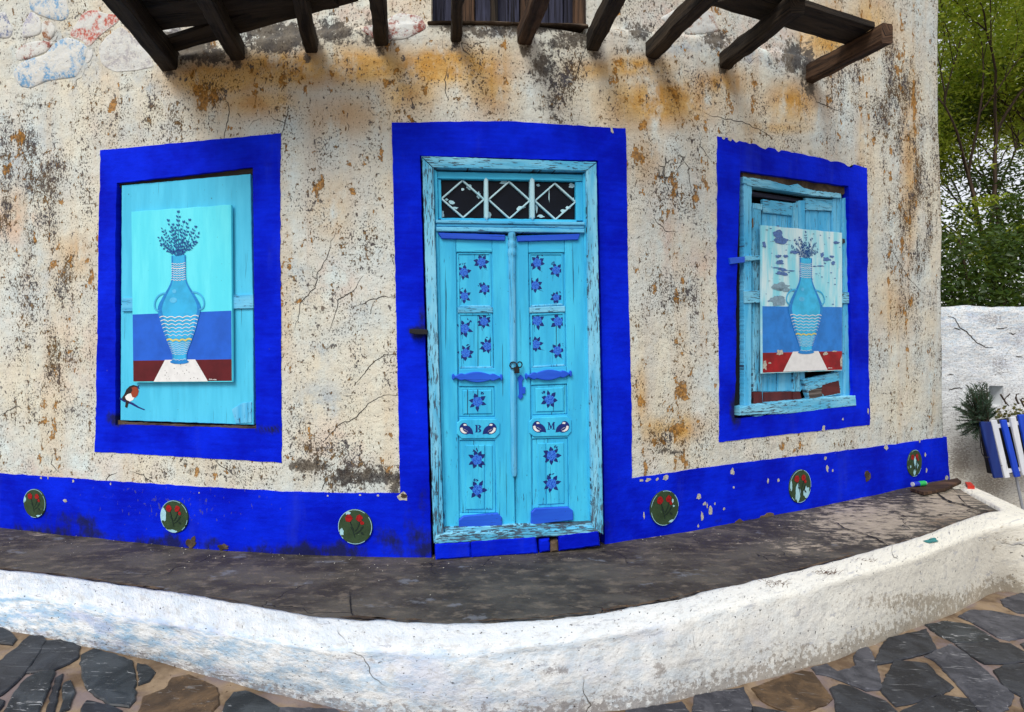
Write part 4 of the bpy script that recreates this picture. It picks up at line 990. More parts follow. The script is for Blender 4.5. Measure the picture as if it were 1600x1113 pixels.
# ================================================================== RIGHT WINDOW (old shutters)
FR = Flat(1243, -.02)
mb = MB(); slab(mb, FR, [(1135, 255), (1345, 255), (1345, 670), (1135, 670)], -.32, -.22, .002)
wR = mb.build('shuttered_window', M['dark'], house, label='window with broken old wooden shutters')
T7 = lambda L: crop(L, 1140, 260, 5.06)
T8 = lambda L: crop(L, 1140, 470, 5.3)
rough = dict(jit=.0035, step=.012)
piece('window_head', FR, T7([(110, 80), (300, 108), (470, 152), (540, 138), (590, 172), (700, 195), (880, 215), (886, 252), (700, 236), (450, 196), (170, 156), (110, 132)]), -.09, .004, M['wood_worn'], wR, swap=True, **rough)
piece('crumbled_lintel', FR, T7([(100, 30), (300, 52), (600, 110), (900, 160), (935, 190), (900, 225), (700, 205), (590, 180), (480, 158), (300, 118), (105, 92)]), -.12, -.014, M['mud'], wR, swap=True, jit=.012, step=.015)
piece('crumbled_reveal', FR, [(1146, 300), (1162, 290), (1161, 410), (1158, 560), (1162, 640), (1150, 655), (1143, 640), (1150, 560), (1154, 400)], -.14, -.05, M['dark'], wR, jit=.006)
piece('frame_post', FR, [(1162.5, 287), (1175, 289), (1174, 634), (1163, 634)], -.07, -.004, M['wood_mid'], wR, **rough)
piece('frame_post', FR, [(1317, 311), (1326, 308), (1329, 619), (1319, 621)], -.07, -.006, M['wood_mid'], wR, **rough)
piece('upper_rail', FR, T7([(175, 198), (590, 262), (585, 290), (175, 235)]), -.10, -.062, M['violet'], wR, swap=True)
shL = MB(); slab(shL, FR, [(1190, 318), (1238, 322), (1238, 634), (1188, 634)], -.06, -.046, .001); shL = shL.build('shutter', M['wood_mid'], wR, label='left shutter with maroon foot')
def sub(name, px, n0, n1, m, par, **k):
    kk = dict(jit=.002, step=.02); kk.update(k); return piece(name, FR, px, n0, n1, m, par, **kk)
sub('shutter_stile', [(1176, 324), (1189, 326), (1191, 612), (1177, 612)], -.06, -.020, M['wood_worn'], wR)
sub('shutter_stile', [(1177, 612.5), (1191, 612.5), (1192, 636), (1178, 636)], -.06, -.021, M['maroon'], wR)
sub('corner_block', T7([(187, 290), (263, 300), (260, 345), (187, 334)]), -.05, -.016, M['wood_worn'], wR)
sub('shutter_rail', T7([(267, 260), (500, 292), (494, 392), (267, 366)]), -.05, -.022, M['wood_worn'], wR, swap=True)
sub('shutter_panel', [(1191, 334), (1213, 336), (1213, 612), (1191, 612)], -.05, -.040, M['wood_mid'], wR)
sub('shutter_panel', [(1214, 336), (1238, 338), (1238, 611), (1214, 612)], -.05, -.039, M['wood_mid'], wR)
sub('shutter_stile', [(1239, 318), (1247, 316), (1250, 612), (1240, 612)], -.05, -.018, M['wood_worn'], wR)
sub('shutter_stile', [(1247.5, 314), (1258, 313), (1258, 600), (1251, 612), (1250, 612)], -.05, -.026, M['wood_mid'], wR)
sub('maroon_foot', [(1193, 613), (1238, 612), (1238, 634), (1193, 636)], -.05, -.037, M['maroon'], wR)
sub('maroon_foot', [(1240, 613), (1250, 612), (1256, 632), (1240, 634)], -.05, -.019, M['maroon'], wR)
sub('shutter_rail', T7([(602, 250), (810, 266), (810, 352), (602, 346)]), -.05, -.024, M['wood_worn'], wR, swap=True)
sub('shutter_panel', [(1259, 329), (1278, 330), (1278, 575), (1259, 580)], -.055, -.042, M['wood_mid'], wR)
sub('shutter_panel', [(1279, 330), (1297, 331), (1299, 575), (1279, 578)], -.055, -.041, M['wood_mid'], wR)
sub('shutter_stile', [(1301, 311), (1314.5, 309.5), (1316, 620), (1304, 622)], -.05, -.020, M['wood_mid'], wR)
piece('wooden_peg', FR, [(1140, 403), (1164, 401), (1164, 410), (1142, 413)], -.01, .022, M['trim'], wR, swap=True)
piece('hinge_bar', FR, [(1164.5, 400), (1188, 399), (1188, 406), (1164.5, 409)], -.01, .012, M['wood_worn'], wR, swap=True)
piece('batten', FR, [(1163, 455), (1190, 454), (1190, 473), (1164, 474)], -.005, .008, M['wood_worn'], wR, swap=True)
piece('batten', FR, [(1313, 457), (1327, 457), (1327, 474), (1313, 474)], -.005, .008, M['wood_worn'], wR, swap=True)
br_ = piece('broken_board', FR, T8([(605, 655), (700, 635), (905, 590), (925, 770), (800, 800), (660, 818), (628, 720)]), -.035, .006, M['wood_worn'], wR, swap=True, jit=.003, step=.012)
piece('maroon_patch', FR, T8([(770, 700), (830, 680), (905, 662), (918, 765), (790, 790), (760, 760)]), .006, .0085, M['maroon'], wR, swap=True, bev=.001, jit=.004, step=.01)
piece('grey_patch', FR, T8([(655, 745), (765, 715), (770, 790), (700, 808), (662, 812)]), .006, .008, M['greywood'], wR, swap=True, bev=.001, jit=.004, step=.01)
piece('window_sill', FR, T8([(85, 880), (200, 866), (300, 850), (600, 822), (800, 802), (1045, 785), (1052, 870), (880, 888), (700, 915), (480, 937), (240, 945), (90, 952)]), -.05, .030, M['wood_worn'], wR, swap=True, bev=.006, jit=.003, step=.015)
piece('sill_stub', FR, T8([(205, 950), (280, 945), (280, 982), (208, 982)]), -.05, .012, M['wood_worn'], wR)
piece('sill_stub', FR, T8([(535, 935), (602, 930), (598, 962), (540, 962)]), -.05, .014, M['wood_worn'], wR)
piece('hook', FR, T7([(885, 570), (912, 575), (915, 605), (888, 610)]), -.01, .004, M['iron'], wR, bev=.002)
piece('brass_hinge', FR, T7([(178, 415), (190, 410), (192, 480), (182, 488)]), -.06, -.002, M['mud'], wR, bev=.002)
pR, qR, e = painting(FR, [(1190, 352), (1316, 364), (1316, 579), (1191, 584)], .034, 'x' * 9, (.454, .46), .140,
    [(.24, .008), (.36, .144), (.68, .144), (.80, .008)],
    dict(c=.520, prof=[(.142, .085), (.16, .075), (.18, .083), (.23, .112), (.32, .165), (.42, .212), (.45, .223), (.50, .19), (.56, .14), (.61, .095), (.65, .078), (.80, .077)], neck=(.66, .775), wide=.445, foot=(.138, .102), h=(.475, .575), hx=.078, top=.795,
         spray=sprayR, sig='R.Mavricos', sigp=(.80, .018)),
    dict(ground=M['board_pale'], band=M['bandR'], red=M['redR'], vase=M['vaseR']), True)
pR['label'] = 'flaking pale board painted with a blue vase, on the broken right shutters'
mb = MB(); rnd = random.Random(5)
C7 = lambda x, y: ((x - 45) / 560, (1040 - y) / 1010 if 0 else (1030 - y) / (1030 - 35))
for i, (x, y, rx, ry, mi) in enumerate([(155, 85, 36, 24, 0), (165, 130, 50, 22, 0), (150, 235, 20, 10, 0), (200, 232, 18, 9, 0), (160, 275, 26, 14, 0), (180, 325, 32, 12, 0), (175, 352, 36, 14, 0), (160, 440, 60, 22, 1), (150, 540, 52, 30, 1), (185, 460, 40, 16, 1), (255, 200, 26, 12, 0), (455, 205, 16, 14, 0), (490, 235, 28, 14, 0), (525, 212, 15, 9, 0), (535, 258, 14, 14, 0), (440, 285, 30, 5, 0), (240, 330, 20, 4, 0), (140, 315, 30, 4, 0), (60, 165, 12, 20, 0),
        (155, 890, 24, 22, 2), (475, 905, 18, 12, 2), (60, 975, 12, 32, 2), (598, 960, 8, 46, 2), (92, 960, 8, 5, 2), (545, 890, 20, 5, 2), (150, 30, 10, 4, 0), (560, 110, 22, 10, 0), (300, 330, 12, 3, 0), (400, 290, 14, 4, 0)]):
    cs, ct = C7(x, y); pg = []
    for k in range(22):
        th = 2 * math.pi * k / 22; r = 1 + .55 * nz(math.cos(th), math.sin(th), i * 3.3, 1.6) + .35 * nz(math.cos(th), math.sin(th), i * 1.7, 4.5)
        pg.append(qR(min(.998, max(.002, cs + rx / 560 * r * math.cos(th))), ct + ry / 995 * r * math.sin(th)))
    flat(mb, FR, pg, .034 + 2.4 * e, mi)
for i in range(70):
    cs, ct = rnd.uniform(.02, .98), rnd.choice([rnd.uniform(.47, .99), rnd.uniform(.47, .99)])
    r = rnd.uniform(.003, .012); pg = [qR(min(.998, max(.002, cs + r * 1.5 * math.cos(a) * rnd.uniform(.5, 1.2))), min(.99, ct + r * .35 * math.sin(a) * rnd.uniform(.5, 1.3))) for a in np.linspace(0, 5.6, 8)]
    flat(mb, FR, pg, .034 + 2.4 * e, rnd.choice([0, 0, 1]))
mb.build('flaked_paint', [M['faded'], M['fadedgrey'], M['chip']], pR, kind='stuff')

# ================================================================== DOOR
FD = Flat(800, -.035)
D2 = lambda L: crop(L, 600, 180, 3.18)
D3 = lambda L: crop(L, 600, 520, 3.18)
D4 = lambda L: crop(L, 690, 570, 7.62)
D5 = lambda L: crop(L, 660, 680, 5.333)
D6 = lambda L: crop(L, 700, 380, 5.06)
mb = MB(); slab(mb, FD, [(650, 235), (945, 235), (950, 880), (665, 880)], -.30, -.16, .002)
dfr = mb.build('door_frame', M['dark'], house)
piece('jamb', FD, [(660, 247), (677, 263), (693, 833), (678, 850)], -.10, .030, M['wood_worn'], dfr, jit=.002)
piece('jamb', FD, [(916, 267), (932, 255), (943, 836), (925, 824)], -.10, .030, M['wood_worn'], dfr, jit=.002)
piece('door_head', FD, [(658.5, 244), (932.5, 253.5), (916, 267), (677, 262)], -.10, .034, M['wood_worn'], dfr, swap=True, jit=.003)
piece('jamb_stop', FD, [(677.5, 264), (683, 268), (696, 826), (693.5, 832)], -.10, .000, M['wood'], dfr)
piece('jamb_stop', FD, [(911, 272), (915.5, 268), (924.5, 823), (921, 818)], -.10, .000, M['wood'], dfr)
piece('transom_rail', FD, [(683, 268), (911, 273), (911, 283), (683, 279)], -.08, -.015, M['wood'], dfr, swap=True)
tw = MB(); slab(tw, FD, [(684, 274), (905, 280), (905, 346), (686, 344)], -.075, -.060, .001)
tw = tw.build('transom_window', M['glass'], house)
TR_ = dict(bev=.004)
piece('sash_side', FD, [(683, 280), (689, 281), (690.5, 342), (685, 342)], -.06, -.022, M['wood'], tw, **TR_)
piece('sash_side', FD, [(899.5, 284), (911, 284), (911, 345), (900.5, 345)], -.06, -.022, M['wood'], tw, **TR_)
piece('sash_bottom', FD, [(689, 340.5), (901, 343.5), (901, 348), (689, 345)], -.06, -.022, M['wood'], tw, swap=True)
for mx0, mx1 in ((756.5, 763), (828, 835.5)):
    piece('mullion', FD, [(mx0 + .3, 280), ((mx0 + mx1) / 2, 277), (mx1, 281), (mx1 + .8, 340), ((mx0 + mx1) / 2 + .8, 344), (mx0 + .8, 340)], -.06, -.008, M['muntin'], tw, bev=.008, jit=0)
for q4 in ([(689.5, 281), (756, 283), (757, 340), (690.5, 340)], [(763, 283), (828, 284.5), (828.5, 342), (763.8, 341)], [(835.5, 285.5), (899, 287.5), (900, 343.5), (836.5, 342.5)]):
    pane = MB(); slab(pane, FD, q4, -.060, -.056, .001); pane = pane.build('pane', M['glass'], tw)
    TLx, TRx, BRx, BLx = q4; mid = lambda a, b: ((a[0] + b[0]) / 2, (a[1] + b[1]) / 2)
    tpm, rtm, bom, lfm = mid(TLx, TRx), mid(TRx, BRx), mid(BRx, BLx), mid(BLx, TLx)
    for a, b in ((lfm, tpm), (tpm, rtm), (rtm, bom), (bom, lfm)):
        d = (b[0] - a[0], b[1] - a[1]); L = math.hypot(*d); ox, oy = -d[1] / L * 1.25, d[0] / L * 1.25
        piece('muntin', FD, [(a[0] + ox, a[1] + oy), (b[0] + ox, b[1] + oy), (b[0] - ox, b[1] - oy), (a[0] - ox, a[1] - oy)], -.056, -.034, M['muntin'], tw, bev=.002, step=0)
mb = MB()
for i, (x, y, rx, ry) in enumerate([(706, 316, 5, 3), (698, 312, 3, 2), (748, 305, 3, 5), (733, 292, 4, 4), (723, 296, 2, 2), (712, 325, 4, 1.5), (815, 324, 5, 2), (810, 327, 3, 3), (838, 325, 2, 7), (845, 338, 6, 2), (858, 303, .8, 11), (880, 330, 4, 3), (888, 325, 5, 2), (893, 290, 5, 3), (787, 285, 5, 3), (841, 290, 3, 2), (691, 335, 3, 5), (896, 312, 2, 3), (877, 297, 1.5, 2), (830, 336, 1.5, 4), (765, 336, 3, 4)]):
    flat(mb, FD, blob(FD, x, y, rx, ry, -.054, i + 11, 14), -.054)
mb.build('paint_spatter', M['muntin'], tw, kind='stuff')
piece('cornice', FD, [(681, 343.5), (914, 347), (914, 352), (681, 348.5)], -.08, .022, M['wood_mid'], dfr, swap=True, bev=.004)
piece('cornice', FD, [(682, 349), (913, 352.5), (913, 357), (682, 354)], -.08, .010, M['wood_mid'], dfr, swap=True, bev=.004)
piece('cornice', FD, [(681.5, 354.5), (914, 357.5), (914, 364), (682, 361.5)], -.08, .018, M['wood_mid'], dfr, swap=True, bev=.005)
piece('door_sill', FD, D5([(178, 772), (600, 757), (780, 747), (1100, 738), (1410, 724), (1412, 762), (1100, 785), (600, 806), (200, 815)]), -.10, .022, M['wood_worn'], dfr, swap=True, bev=.006, jit=.003)
piece('door_sill', FD, D5([(110, 835), (205, 816), (600, 807), (1100, 786), (1415, 763), (1482, 800), (1482, 812), (1250, 835), (900, 862), (700, 876), (500, 890), (110, 912)]), -.10, .046, M['wood_worn'], dfr, swap=True, bev=.008, jit=.005)
for q4 in ([(681, 849), (735, 847), (736, 872), (681, 876)], [(736, 845), (788, 841), (838, 838), (841, 866), (737, 873)], [(843, 844), (859, 842), (860, 862), (844, 865)], [(873, 839), (886, 834), (936, 829), (938, 854), (874, 862)], [(861, 848), (872, 845), (873, 862), (861, 864)]):
    piece('step_stone', FD, q4, -.12, .050, M['blue'] if q4[0][0] != 861 else M['mud'], dfr, bev=.012, jit=.004)

def rose(mb, fr, cx, cy, r, n, seed, stem=True):
    """r in metres; a painted blue rose with navy leaves"""
    rnd = random.Random(seed); c = (cx, cy)
    k = rnd.choice([6, 7, 8]); a0 = rnd.uniform(0, 6)
    for i in range(k):
        a = a0 + 2 * math.pi * i / k + rnd.uniform(-.2, .2); l = r * rnd.uniform(.95, 1.25); w = r * rnd.uniform(.34, .46); o = (c[0] + r * .66 * math.cos(a), c[1] + r * .72 * math.sin(a))
        ca, sa = math.cos(a), math.sin(a)
        flat(mb, fr, [(o[0] + ca * l * f - sa * w * g, o[1] + sa * l * f + ca * w * g) for f, g in ((0, 0), (.15, -.7), (.4, -1), (.65, -.6), (1, .1), (.65, .65), (.4, 1), (.15, .7))], n, 0)
    if stem:
        a = rnd.uniform(-2.3, -.8); pts = [(c[0] + r * (.8 + 1.5 * f) * math.cos(a + .35 * f), c[1] + r * (.8 + 1.5 * f) * math.sin(a + .35 * f)) for f in np.linspace(0, 1, 7)]
        ribbon(mb, fr, pts, r * .13, n, 0, True)
    a = rnd.uniform(.3, 2.6)
    for i in range(4):
        b = a + rnd.uniform(-.35, .35); rr = r * rnd.uniform(1.6, 2.0); o = (c[0] + rr * math.cos(b), c[1] + rr * math.sin(b)); d = rnd.uniform(0, 6); l = r * .3
        flat(mb, fr, [(o[0] + l * f * math.cos(d) - l * g * math.sin(d), o[1] + l * f * math.sin(d) + l * g * math.cos(d)) for f, g in ((-1, 0), (0, -.4), (1, 0), (0, .4))], n, 0)
    flat(mb, fr, [(c[0] + .92 * r * (1 + .10 * math.sin(5 * t + a0) + .05 * math.sin(11 * t)) * math.cos(t), c[1] + .92 * r * (1 + .10 * math.sin(5 * t + a0)) * math.sin(t)) for t in np.linspace(0, 2 * math.pi, 33)[:-1]], n + .0006, 1)
    for j, rr in enumerate((.74, .54, .36, .18)):
        for i in range(5 - j):
            b = a0 * j + 2 * math.pi * i / (5 - j); pts = [(c[0] + r * rr * (1 + .12 * math.sin(math.pi * f)) * math.cos(b + f * 4.6 / (5 - j)), c[1] + r * rr * (1 + .12 * math.sin(math.pi * f)) * math.sin(b + f * 4.6 / (5 - j))) for f in np.linspace(0, 1, 7)]
            ribbon(mb, fr, pts, r * .11, n + .0012, 2)
ROSE = [M['navy'], M['rose'], M['rose_hi']]
def leaf(side):
    L = side == 'L'
    g = (lambda l, r: l if L else r)
    base = MB(); slab(base, FD, g([(683, 366), (797, 368), (806, 822), (692, 826)], [(809, 368), (913, 365), (925, 818), (809, 822)]), -.050, -.026, .002)
    lf = base.build('door_leaf', M['wood'], house, label=g('left leaf with letter B', 'right leaf with letter M'))
    pc = lambda name, px, n1, m='wood', n0=-.026, **k: piece(name, FD, px, n0, n1, M[m], lf, **k)
    # frame members (the openings between them are the recessed panes)
    pc('stile', g([(683.5, 366), (712, 367), (717.5, 825), (693, 826)], [(882, 366), (913, 365), (924, 818), (890, 820)]), -.010)
    pc('stile', g([(769, 368), (794, 369), (805, 821), (776, 822.5)], [(803, 369), (825, 369), (831.5, 822), (806.5, 822)]), -.010)
    pc('rail', g([(712.5, 368), (768.5, 368), (769, 394), (713, 394)], [(825.5, 369), (881.5, 367), (882, 394.5), (826, 395)]), -.011, swap=True)
    pc('glazing_bar', g([(715, 480.5), (770, 480.5), (770.5, 489), (715.5, 489)], [(827, 480.5), (883, 478), (883.5, 487.5), (827.5, 489.5)]), -.012, 'wood_worn', swap=True, bev=.004)
    pc('rail', g([(717, 576.5), (773, 575.5), (774, 604), (717, 604)], [(830, 575.5), (885, 572.5), (886, 600), (830, 602)]), -.010, swap=True)
    pc('rail', g([(717.5, 652), (774, 652), (775, 688), (718, 688)], [(831, 650), (887, 648), (888, 684), (831.5, 686)]), -.011, swap=True)
    pc('rail', g([(718, 803), (776, 803), (777, 824), (718, 825.5)], [(832, 796), (889.5, 794), (890, 819), (832, 821)]), -.011, swap=True)
    # glazing beads round the upper panes
    for q4 in g(([(713.8, 394.8), (767.3, 394.8), (768.2, 480.3), (715.7, 480.3)], [(716.3, 489.7), (769.2, 489.7), (771.4, 575.5), (718, 576)]), ([(826.4, 395.4), (880, 395.4), (880.5, 477), (828, 480)], [(828.6, 490.4), (882.4, 488), (884, 572), (830.5, 575)])):
        for i in range(4):
            a, b = q4[i], q4[(i + 1) % 4]; c = (sum(p[0] for p in q4) / 4, sum(p[1] for p in q4) / 4)
            ii = lambda p: (p[0] + (3 if c[0] > p[0] else -3), p[1] + (3 if c[1] > p[1] else -3))
            pc('bead', [a, b, ii(b), ii(a)], -.019, 'wood_mid' if i == 2 else 'wood', step=0, bev=.003)
    # upper weather strip, wavy ornament
    pc('weather_strip', g([(684, 363.5), (789.6, 367), (789, 376), (690, 373)], [(807.5, 368.7), (906.6, 365.5), (903.5, 375), (809, 377.5)]), .010, 'trim', swap=True, bev=.004)
    n_ = 60; x0, x1, y0, y1 = g((706.5, 785.5, 589.2, 590), (821, 894, 588.5, 584))
    top = []; bot = []
    for i in range(n_ + 1):
        f = i / n_; w = abs(f - .5) * 2
        hh = 8.2 * max(.18, .55 + .45 * math.cos(w * math.pi * 1.0)) if w < .48 else 5.6 * (.62 + .38 * math.cos((w - .62) / .3 * math.pi)) if w < .9 else 4.6 * math.sqrt(max(0, 1 - ((w - .95) / .055) ** 2)) + .3
        x = x0 + (x1 - x0) * f; y = y0 + (y1 - y0) * f; top.append((x, y - hh)); bot.append((x, y + hh))
    pc('wavy_ornament', top + bot[::-1], .014, 'trim', swap=True, step=0, bev=.004, n0=-.0105)
    # square field, plaque and tall field
    S1 = g([(722, 609), (769, 608.5), (770, 648), (723, 648.5)], [(836, 606), (881, 604.5), (882, 644), (837, 645)])
    pc('panel_moulding', g([(715.5, 604.5), (773, 604.5), (774, 651.5), (717, 651.8)], [(830.5, 602.5), (886, 600.5), (886.5, 647.5), (831.2, 649.5)]), -.018, step=0, bev=.008)
    pc('raised_field', S1, -.010, step=0, bev=.010, n0=-.018)
    pl = g(crop([(183, 695), (232, 652), (655, 650), (695, 700), (695, 820), (640, 878), (240, 882), (180, 825)], 690, 570, 7.62), crop([(1045, 680), (1090, 632), (1495, 615), (1545, 655), (1548, 800), (1500, 850), (1100, 860), (1045, 815)], 690, 570, 7.62))
    pc('name_plaque', pl, .000, n0=-.0115, step=0, bev=.004)
    pc('panel_moulding', g([(718.5, 688.5), (775, 688.5), (775.5, 802.5), (720, 802.5)], [(832, 686.5), (888, 684.5), (889, 793.5), (833, 795.5)]), -.019, step=0, bev=.008)
    if L:
        pc('raised_field', [(727, 696), (757.3, 696), (757.3, 796), (728, 796.5)], -.011, step=0, bev=.004, n0=-.019)
        pc('raised_field', [(758.3, 696), (769.5, 696), (770, 796), (758.3, 796)], -.011, step=0, bev=.004, n0=-.019)
    else:
        pc('raised_field', [(840.5, 693), (852.8, 693), (854, 788.5), (841.5, 789)], -.011, step=0, bev=.004, n0=-.019)
        pc('raised_field', [(853.9, 693), (881, 692), (882, 787), (855, 788.5)], -.011, step=0, bev=.004, n0=-.019)
    pc('kick_block', D5(g([(305, 710), (345, 677), (480, 664), (630, 652), (664, 690), (666, 756), (500, 765), (306, 770)], [(908, 645), (940, 613), (1215, 600), (1256, 632), (1258, 712), (1080, 730), (906, 752)])), .012, 'trim', n0=-.0115, bev=.005, swap=True)
    # painted roses
    R6 = g([(265, 150, 46), (125, 230, 45), (290, 360, 40), (130, 420, 42), (130, 675, 50), (285, 620, 44), (310, 815, 46), (140, 870, 48)], [(705, 155, 48), (855, 215, 46), (690, 335, 46), (855, 430, 38), (705, 615, 52), (870, 620, 50), (695, 800, 48), (865, 850, 48)])
    for i, (x, y, r) in enumerate(R6):
        mb = MB(); p = FD.loc(*D6([(x, y)])[0], -.0252); rose(mb, FD, p[0], p[1], r / 5.06 * .0042 * .80, -.0252, i + g(0, 50)); mb.build('painted_rose', ROSE, lf)
    for i, (x, y, r, n) in enumerate(g([(746, 628, 10, -.0092), (745.4, 718.5, 10.5, -.0102), (746.3, 765.4, 10.5, -.0102)], [(858.6, 624.5, 10, -.0092), (862, 712, 10.5, -.0102), (861.7, 756, 10.5, -.0102)])):
        mb = MB(); p = FD.loc(x, y, n); rose(mb, FD, p[0], p[1], r * .0042 * .85, n, i + g(100, 150), False); mb.build('painted_rose', ROSE, lf)
    # birds and letter on the plaque
    def P4(Lq, n): return [FD.loc(x, y, n) for x, y in D4(Lq)]
    n = .0010
    off = g((0, 0), (868, -22))
    for sgn, cx in ((1, 210), (-1, 656)):
        mb = MB()
        T = lambda Lq: P4([((cx + a if sgn > 0 else cx - a) + off[0], 690 + b + off[1]) for a, b in Lq], n)
        def put(Lq, k, mi):
            mb_pts = T(Lq); flat(mb, FD, mb_pts, n + .0006 * k, mi)
        put([(22, 20), (40, 5), (65, 2), (88, 12), (98, 35), (125, 48), (150, 75), (162, 105), (168, 140), (120, 132), (90, 142), (55, 138), (20, 118), (4, 90), (2, 60), (8, 38)], 0, 0)
        put([(10, 66), (30, 58), (60, 66), (78, 92), (92, 126), (60, 130), (32, 116), (16, 96)], 1, 1)
        put([(48, 22), (66, 14), (84, 20), (88, 36), (70, 36), (56, 38)], 1, 1)
        put([(40, 62), (64, 46), (96, 52), (120, 78), (128, 116), (100, 104), (84, 118), (60, 104), (44, 86)], 2, 0)
        for j in range(4): ribbon(mb, FD, T([(52 + j * 14, 72 + j * 8), (62 + j * 12, 84 + j * 8), (76 + j * 10, 80 + j * 8)]), .0012, n + .0018, 1)
        mb.build('painted_bird', [M['navy'], M['white']], lf)
    mb = MB()
    if L:
        for Lq in ([(398, 718), (428, 718), (428, 806), (398, 806), (398, 800), (406, 798), (406, 726), (398, 724)], [(434, 718), (456, 720), (468, 732), (466, 750), (452, 760), (434, 760), (434, 753), (444, 750), (447, 738), (443, 728), (434, 725)],
                   [(434, 763), (456, 765), (472, 778), (470, 796), (454, 806), (434, 806), (434, 799), (446, 797), (450, 784), (446, 773), (434, 770)]):
            flat(mb, FD, P4(Lq, n), n)
    else:
        for Lq in ([(1262, 686), (1284, 686), (1306, 738), (1326, 684), (1350, 684), (1350, 692), (1343, 694), (1343, 764), (1352, 766), (1352, 772), (1318, 772), (1318, 766), (1325, 764), (1325, 712), (1304, 768), (1298, 768), (1278, 712), (1278, 766), (1287, 768), (1287, 774), (1262, 774), (1262, 768), (1270, 766), (1270, 694), (1262, 692)],):
            flat(mb, FD, P4(Lq, n), n)
    mb.build('letter', M['navy'], lf, label=g('stencilled letter B', 'stencilled letter M'))
    return lf
lfL = leaf('L'); lfR = leaf('R')
# turned cover strip between the leaves
mb = MB(); pr = [(364, 6.2), (372, 6.4), (374, 5.0), (378, 6.6), (383, 7.2), (387, 5.2), (390, 6.0), (394, 6.8), (398, 7.0), (401, 5.6), (406, 5.8), (430, 6.0), (440, 5.6), (560, 5.4), (640, 5.2), (738, 4.6), (744, 3.2)]
P_ = []; rr = []
for y, w in pr:
    x = 799.5 + (y - 364) / 380 * 4.0; a, h = FD.loc(x, y, -.004); P_.append(FD.world(a, h, -.004)); rr.append(w * .0042)
tube(mb, P_, rr, 14)
mb.build('cover_strip', M['wood_mid'], house)
lk = MB()
a, h = FD.loc(815.5, 604, .0)
slab(lk, FD, D4([(940, 120), (978, 150), (975, 180), (960, 200), (962, 265), (998, 268), (998, 345), (962, 350), (975, 380), (940, 418), (912, 385), (925, 350), (918, 200), (908, 160)]), -.012, .004, .002)
lock = lk.build('lock_plate', M['trim'], house)
padl = thing('padlock', 'small black padlock and chain holding the light blue door leaves together', 'padlock', FD.world(*FD.loc(806, 580, .03), .03))
mb = MB(); slab(mb, FD, [(803.5, 574), (811.5, 574), (812, 583.5), (804, 583.5)], .022, .040, .003); mb.build('lock_body', M['iron'], padl)
def ringpts(cx, cy, r, n, tilt=0):
    o = FD.loc(cx, cy, n); return [FD.world(o[0] + r * math.cos(t), o[1] + r * math.sin(t), n + tilt * math.cos(t)) for t in np.linspace(0, 2 * math.pi, 17)]
for cx, cy, r, tl in ((802, 571, .022, .01), (812, 570, .019, -.012)):
    mb = MB(); tube(mb, ringpts(cx, cy, r, .028, tl), .0045, 6, cap=False); mb.build('shackle_ring', M['iron'], padl)
mb = MB(); slab(mb, FD, [(640, 514), (668, 515), (668, 523), (650, 523), (640, 521)], .0, .050, .004); pin = mb.build('iron_pintle', M['iron'], house)

# ================================================================== upper balcony door
FU = Flat(792, -.17)
mb = MB(); slab(mb, FU, [(660, -125), (925, -125), (925, 50), (660, 50)], -.12, -.06, .002)
ub = mb.build('balcony_door', M['dark'], house)
xs_ = [668, 694, 718, 742, 768, 794, 812, 836, 858, 880, 897]
for i in range(len(xs_) - 1):
    piece('plank', FU, [(xs_[i] + .6, -120), (xs_[i + 1] - .6, -120), (xs_[i + 1] - .6, 44), (xs_[i] + .6, 44)], -.06, -.035 + .008 * ((i * 7) % 3), M['violet'] if i % 4 != 2 else M['beam_red'], ub)
piece('post', FU, [(898, -120), (914, -120), (916, 44), (899, 44)], -.06, .035, M['beam_red'], ub)
piece('post', FU, [(768, -120), (778, -120), (778, 44), (768, 44)], -.06, .020, M['beam'], ub)
mb = MB(); pts = [SURF.loc(x, y) for x, y in [(668, 31), (790, 33), (918, 38), (918, 45), (790, 40), (668, 38)]]
slab(mb, SURF, dens_poly(pts, .05, .006, 3), -.14, .03, .008, local=True, step=0); mb.build('stone_threshold', M['mud'], house)

# ================================================================== BALCONY FRAME: rotten beams and boards
balc = thing('balcony_frame', 'bare rotten timber beams of a vanished balcony, jutting from the wall above the door', 'balcony', (0, 4.0, 3.6))
def beam(b, e_, w, hgt, ext, m, sag=0):
    u, h = SURF.loc(*b); A = Vector(SURF.world(u, h, -.10)); A0 = Vector(WALL.world(u, h, 0))
    B = Vector(gpt(e_[0], e_[1], h)); d = (B - A0); Ld = d.length; d.normalize()
    E = B + d * ext; side = Vector((d.y, -d.x, 0)); up = Vector((0, 0, 1)); mb = MB(); V = []; uv = []; N = 22
    so = b[0] * .13
    for i in range(N + 1):
        t = i / N; p = A.lerp(E, t) + side * (.012 * nz(t * 3, so, 1)) + up * (.008 * nz(t * 3, so, 4) - sag * t * t)
        ww = w * (1 + .10 * nz(t * 5, so, 7)); hh = hgt * (1 + .10 * nz(t * 5, so, 9))
        ring_ = [(-1, -.75), (-.8, -1), (.8, -1), (1, -.75), (1, .75), (.8, 1), (-.8, 1), (-1, .75)]
        for q, (a, c) in enumerate(ring_):
            j = .006 * nz(t * 14, q, so); V.append(p + side * (a * (ww / 2 + j)) + up * (c * (hh / 2 + j))); uv.append(((q * .045) + so, t * (E - A).length))
    Fc = [(i * 8 + q, i * 8 + (q + 1) % 8, (i + 1) * 8 + (q + 1) % 8, (i + 1) * 8 + q) for i in range(N) for q in range(8)] + [tuple(range(7, -1, -1)), tuple(N * 8 + q for q in range(8))]
    mb.add(V, Fc, uv, 0); mb.build('beam', m, balc)
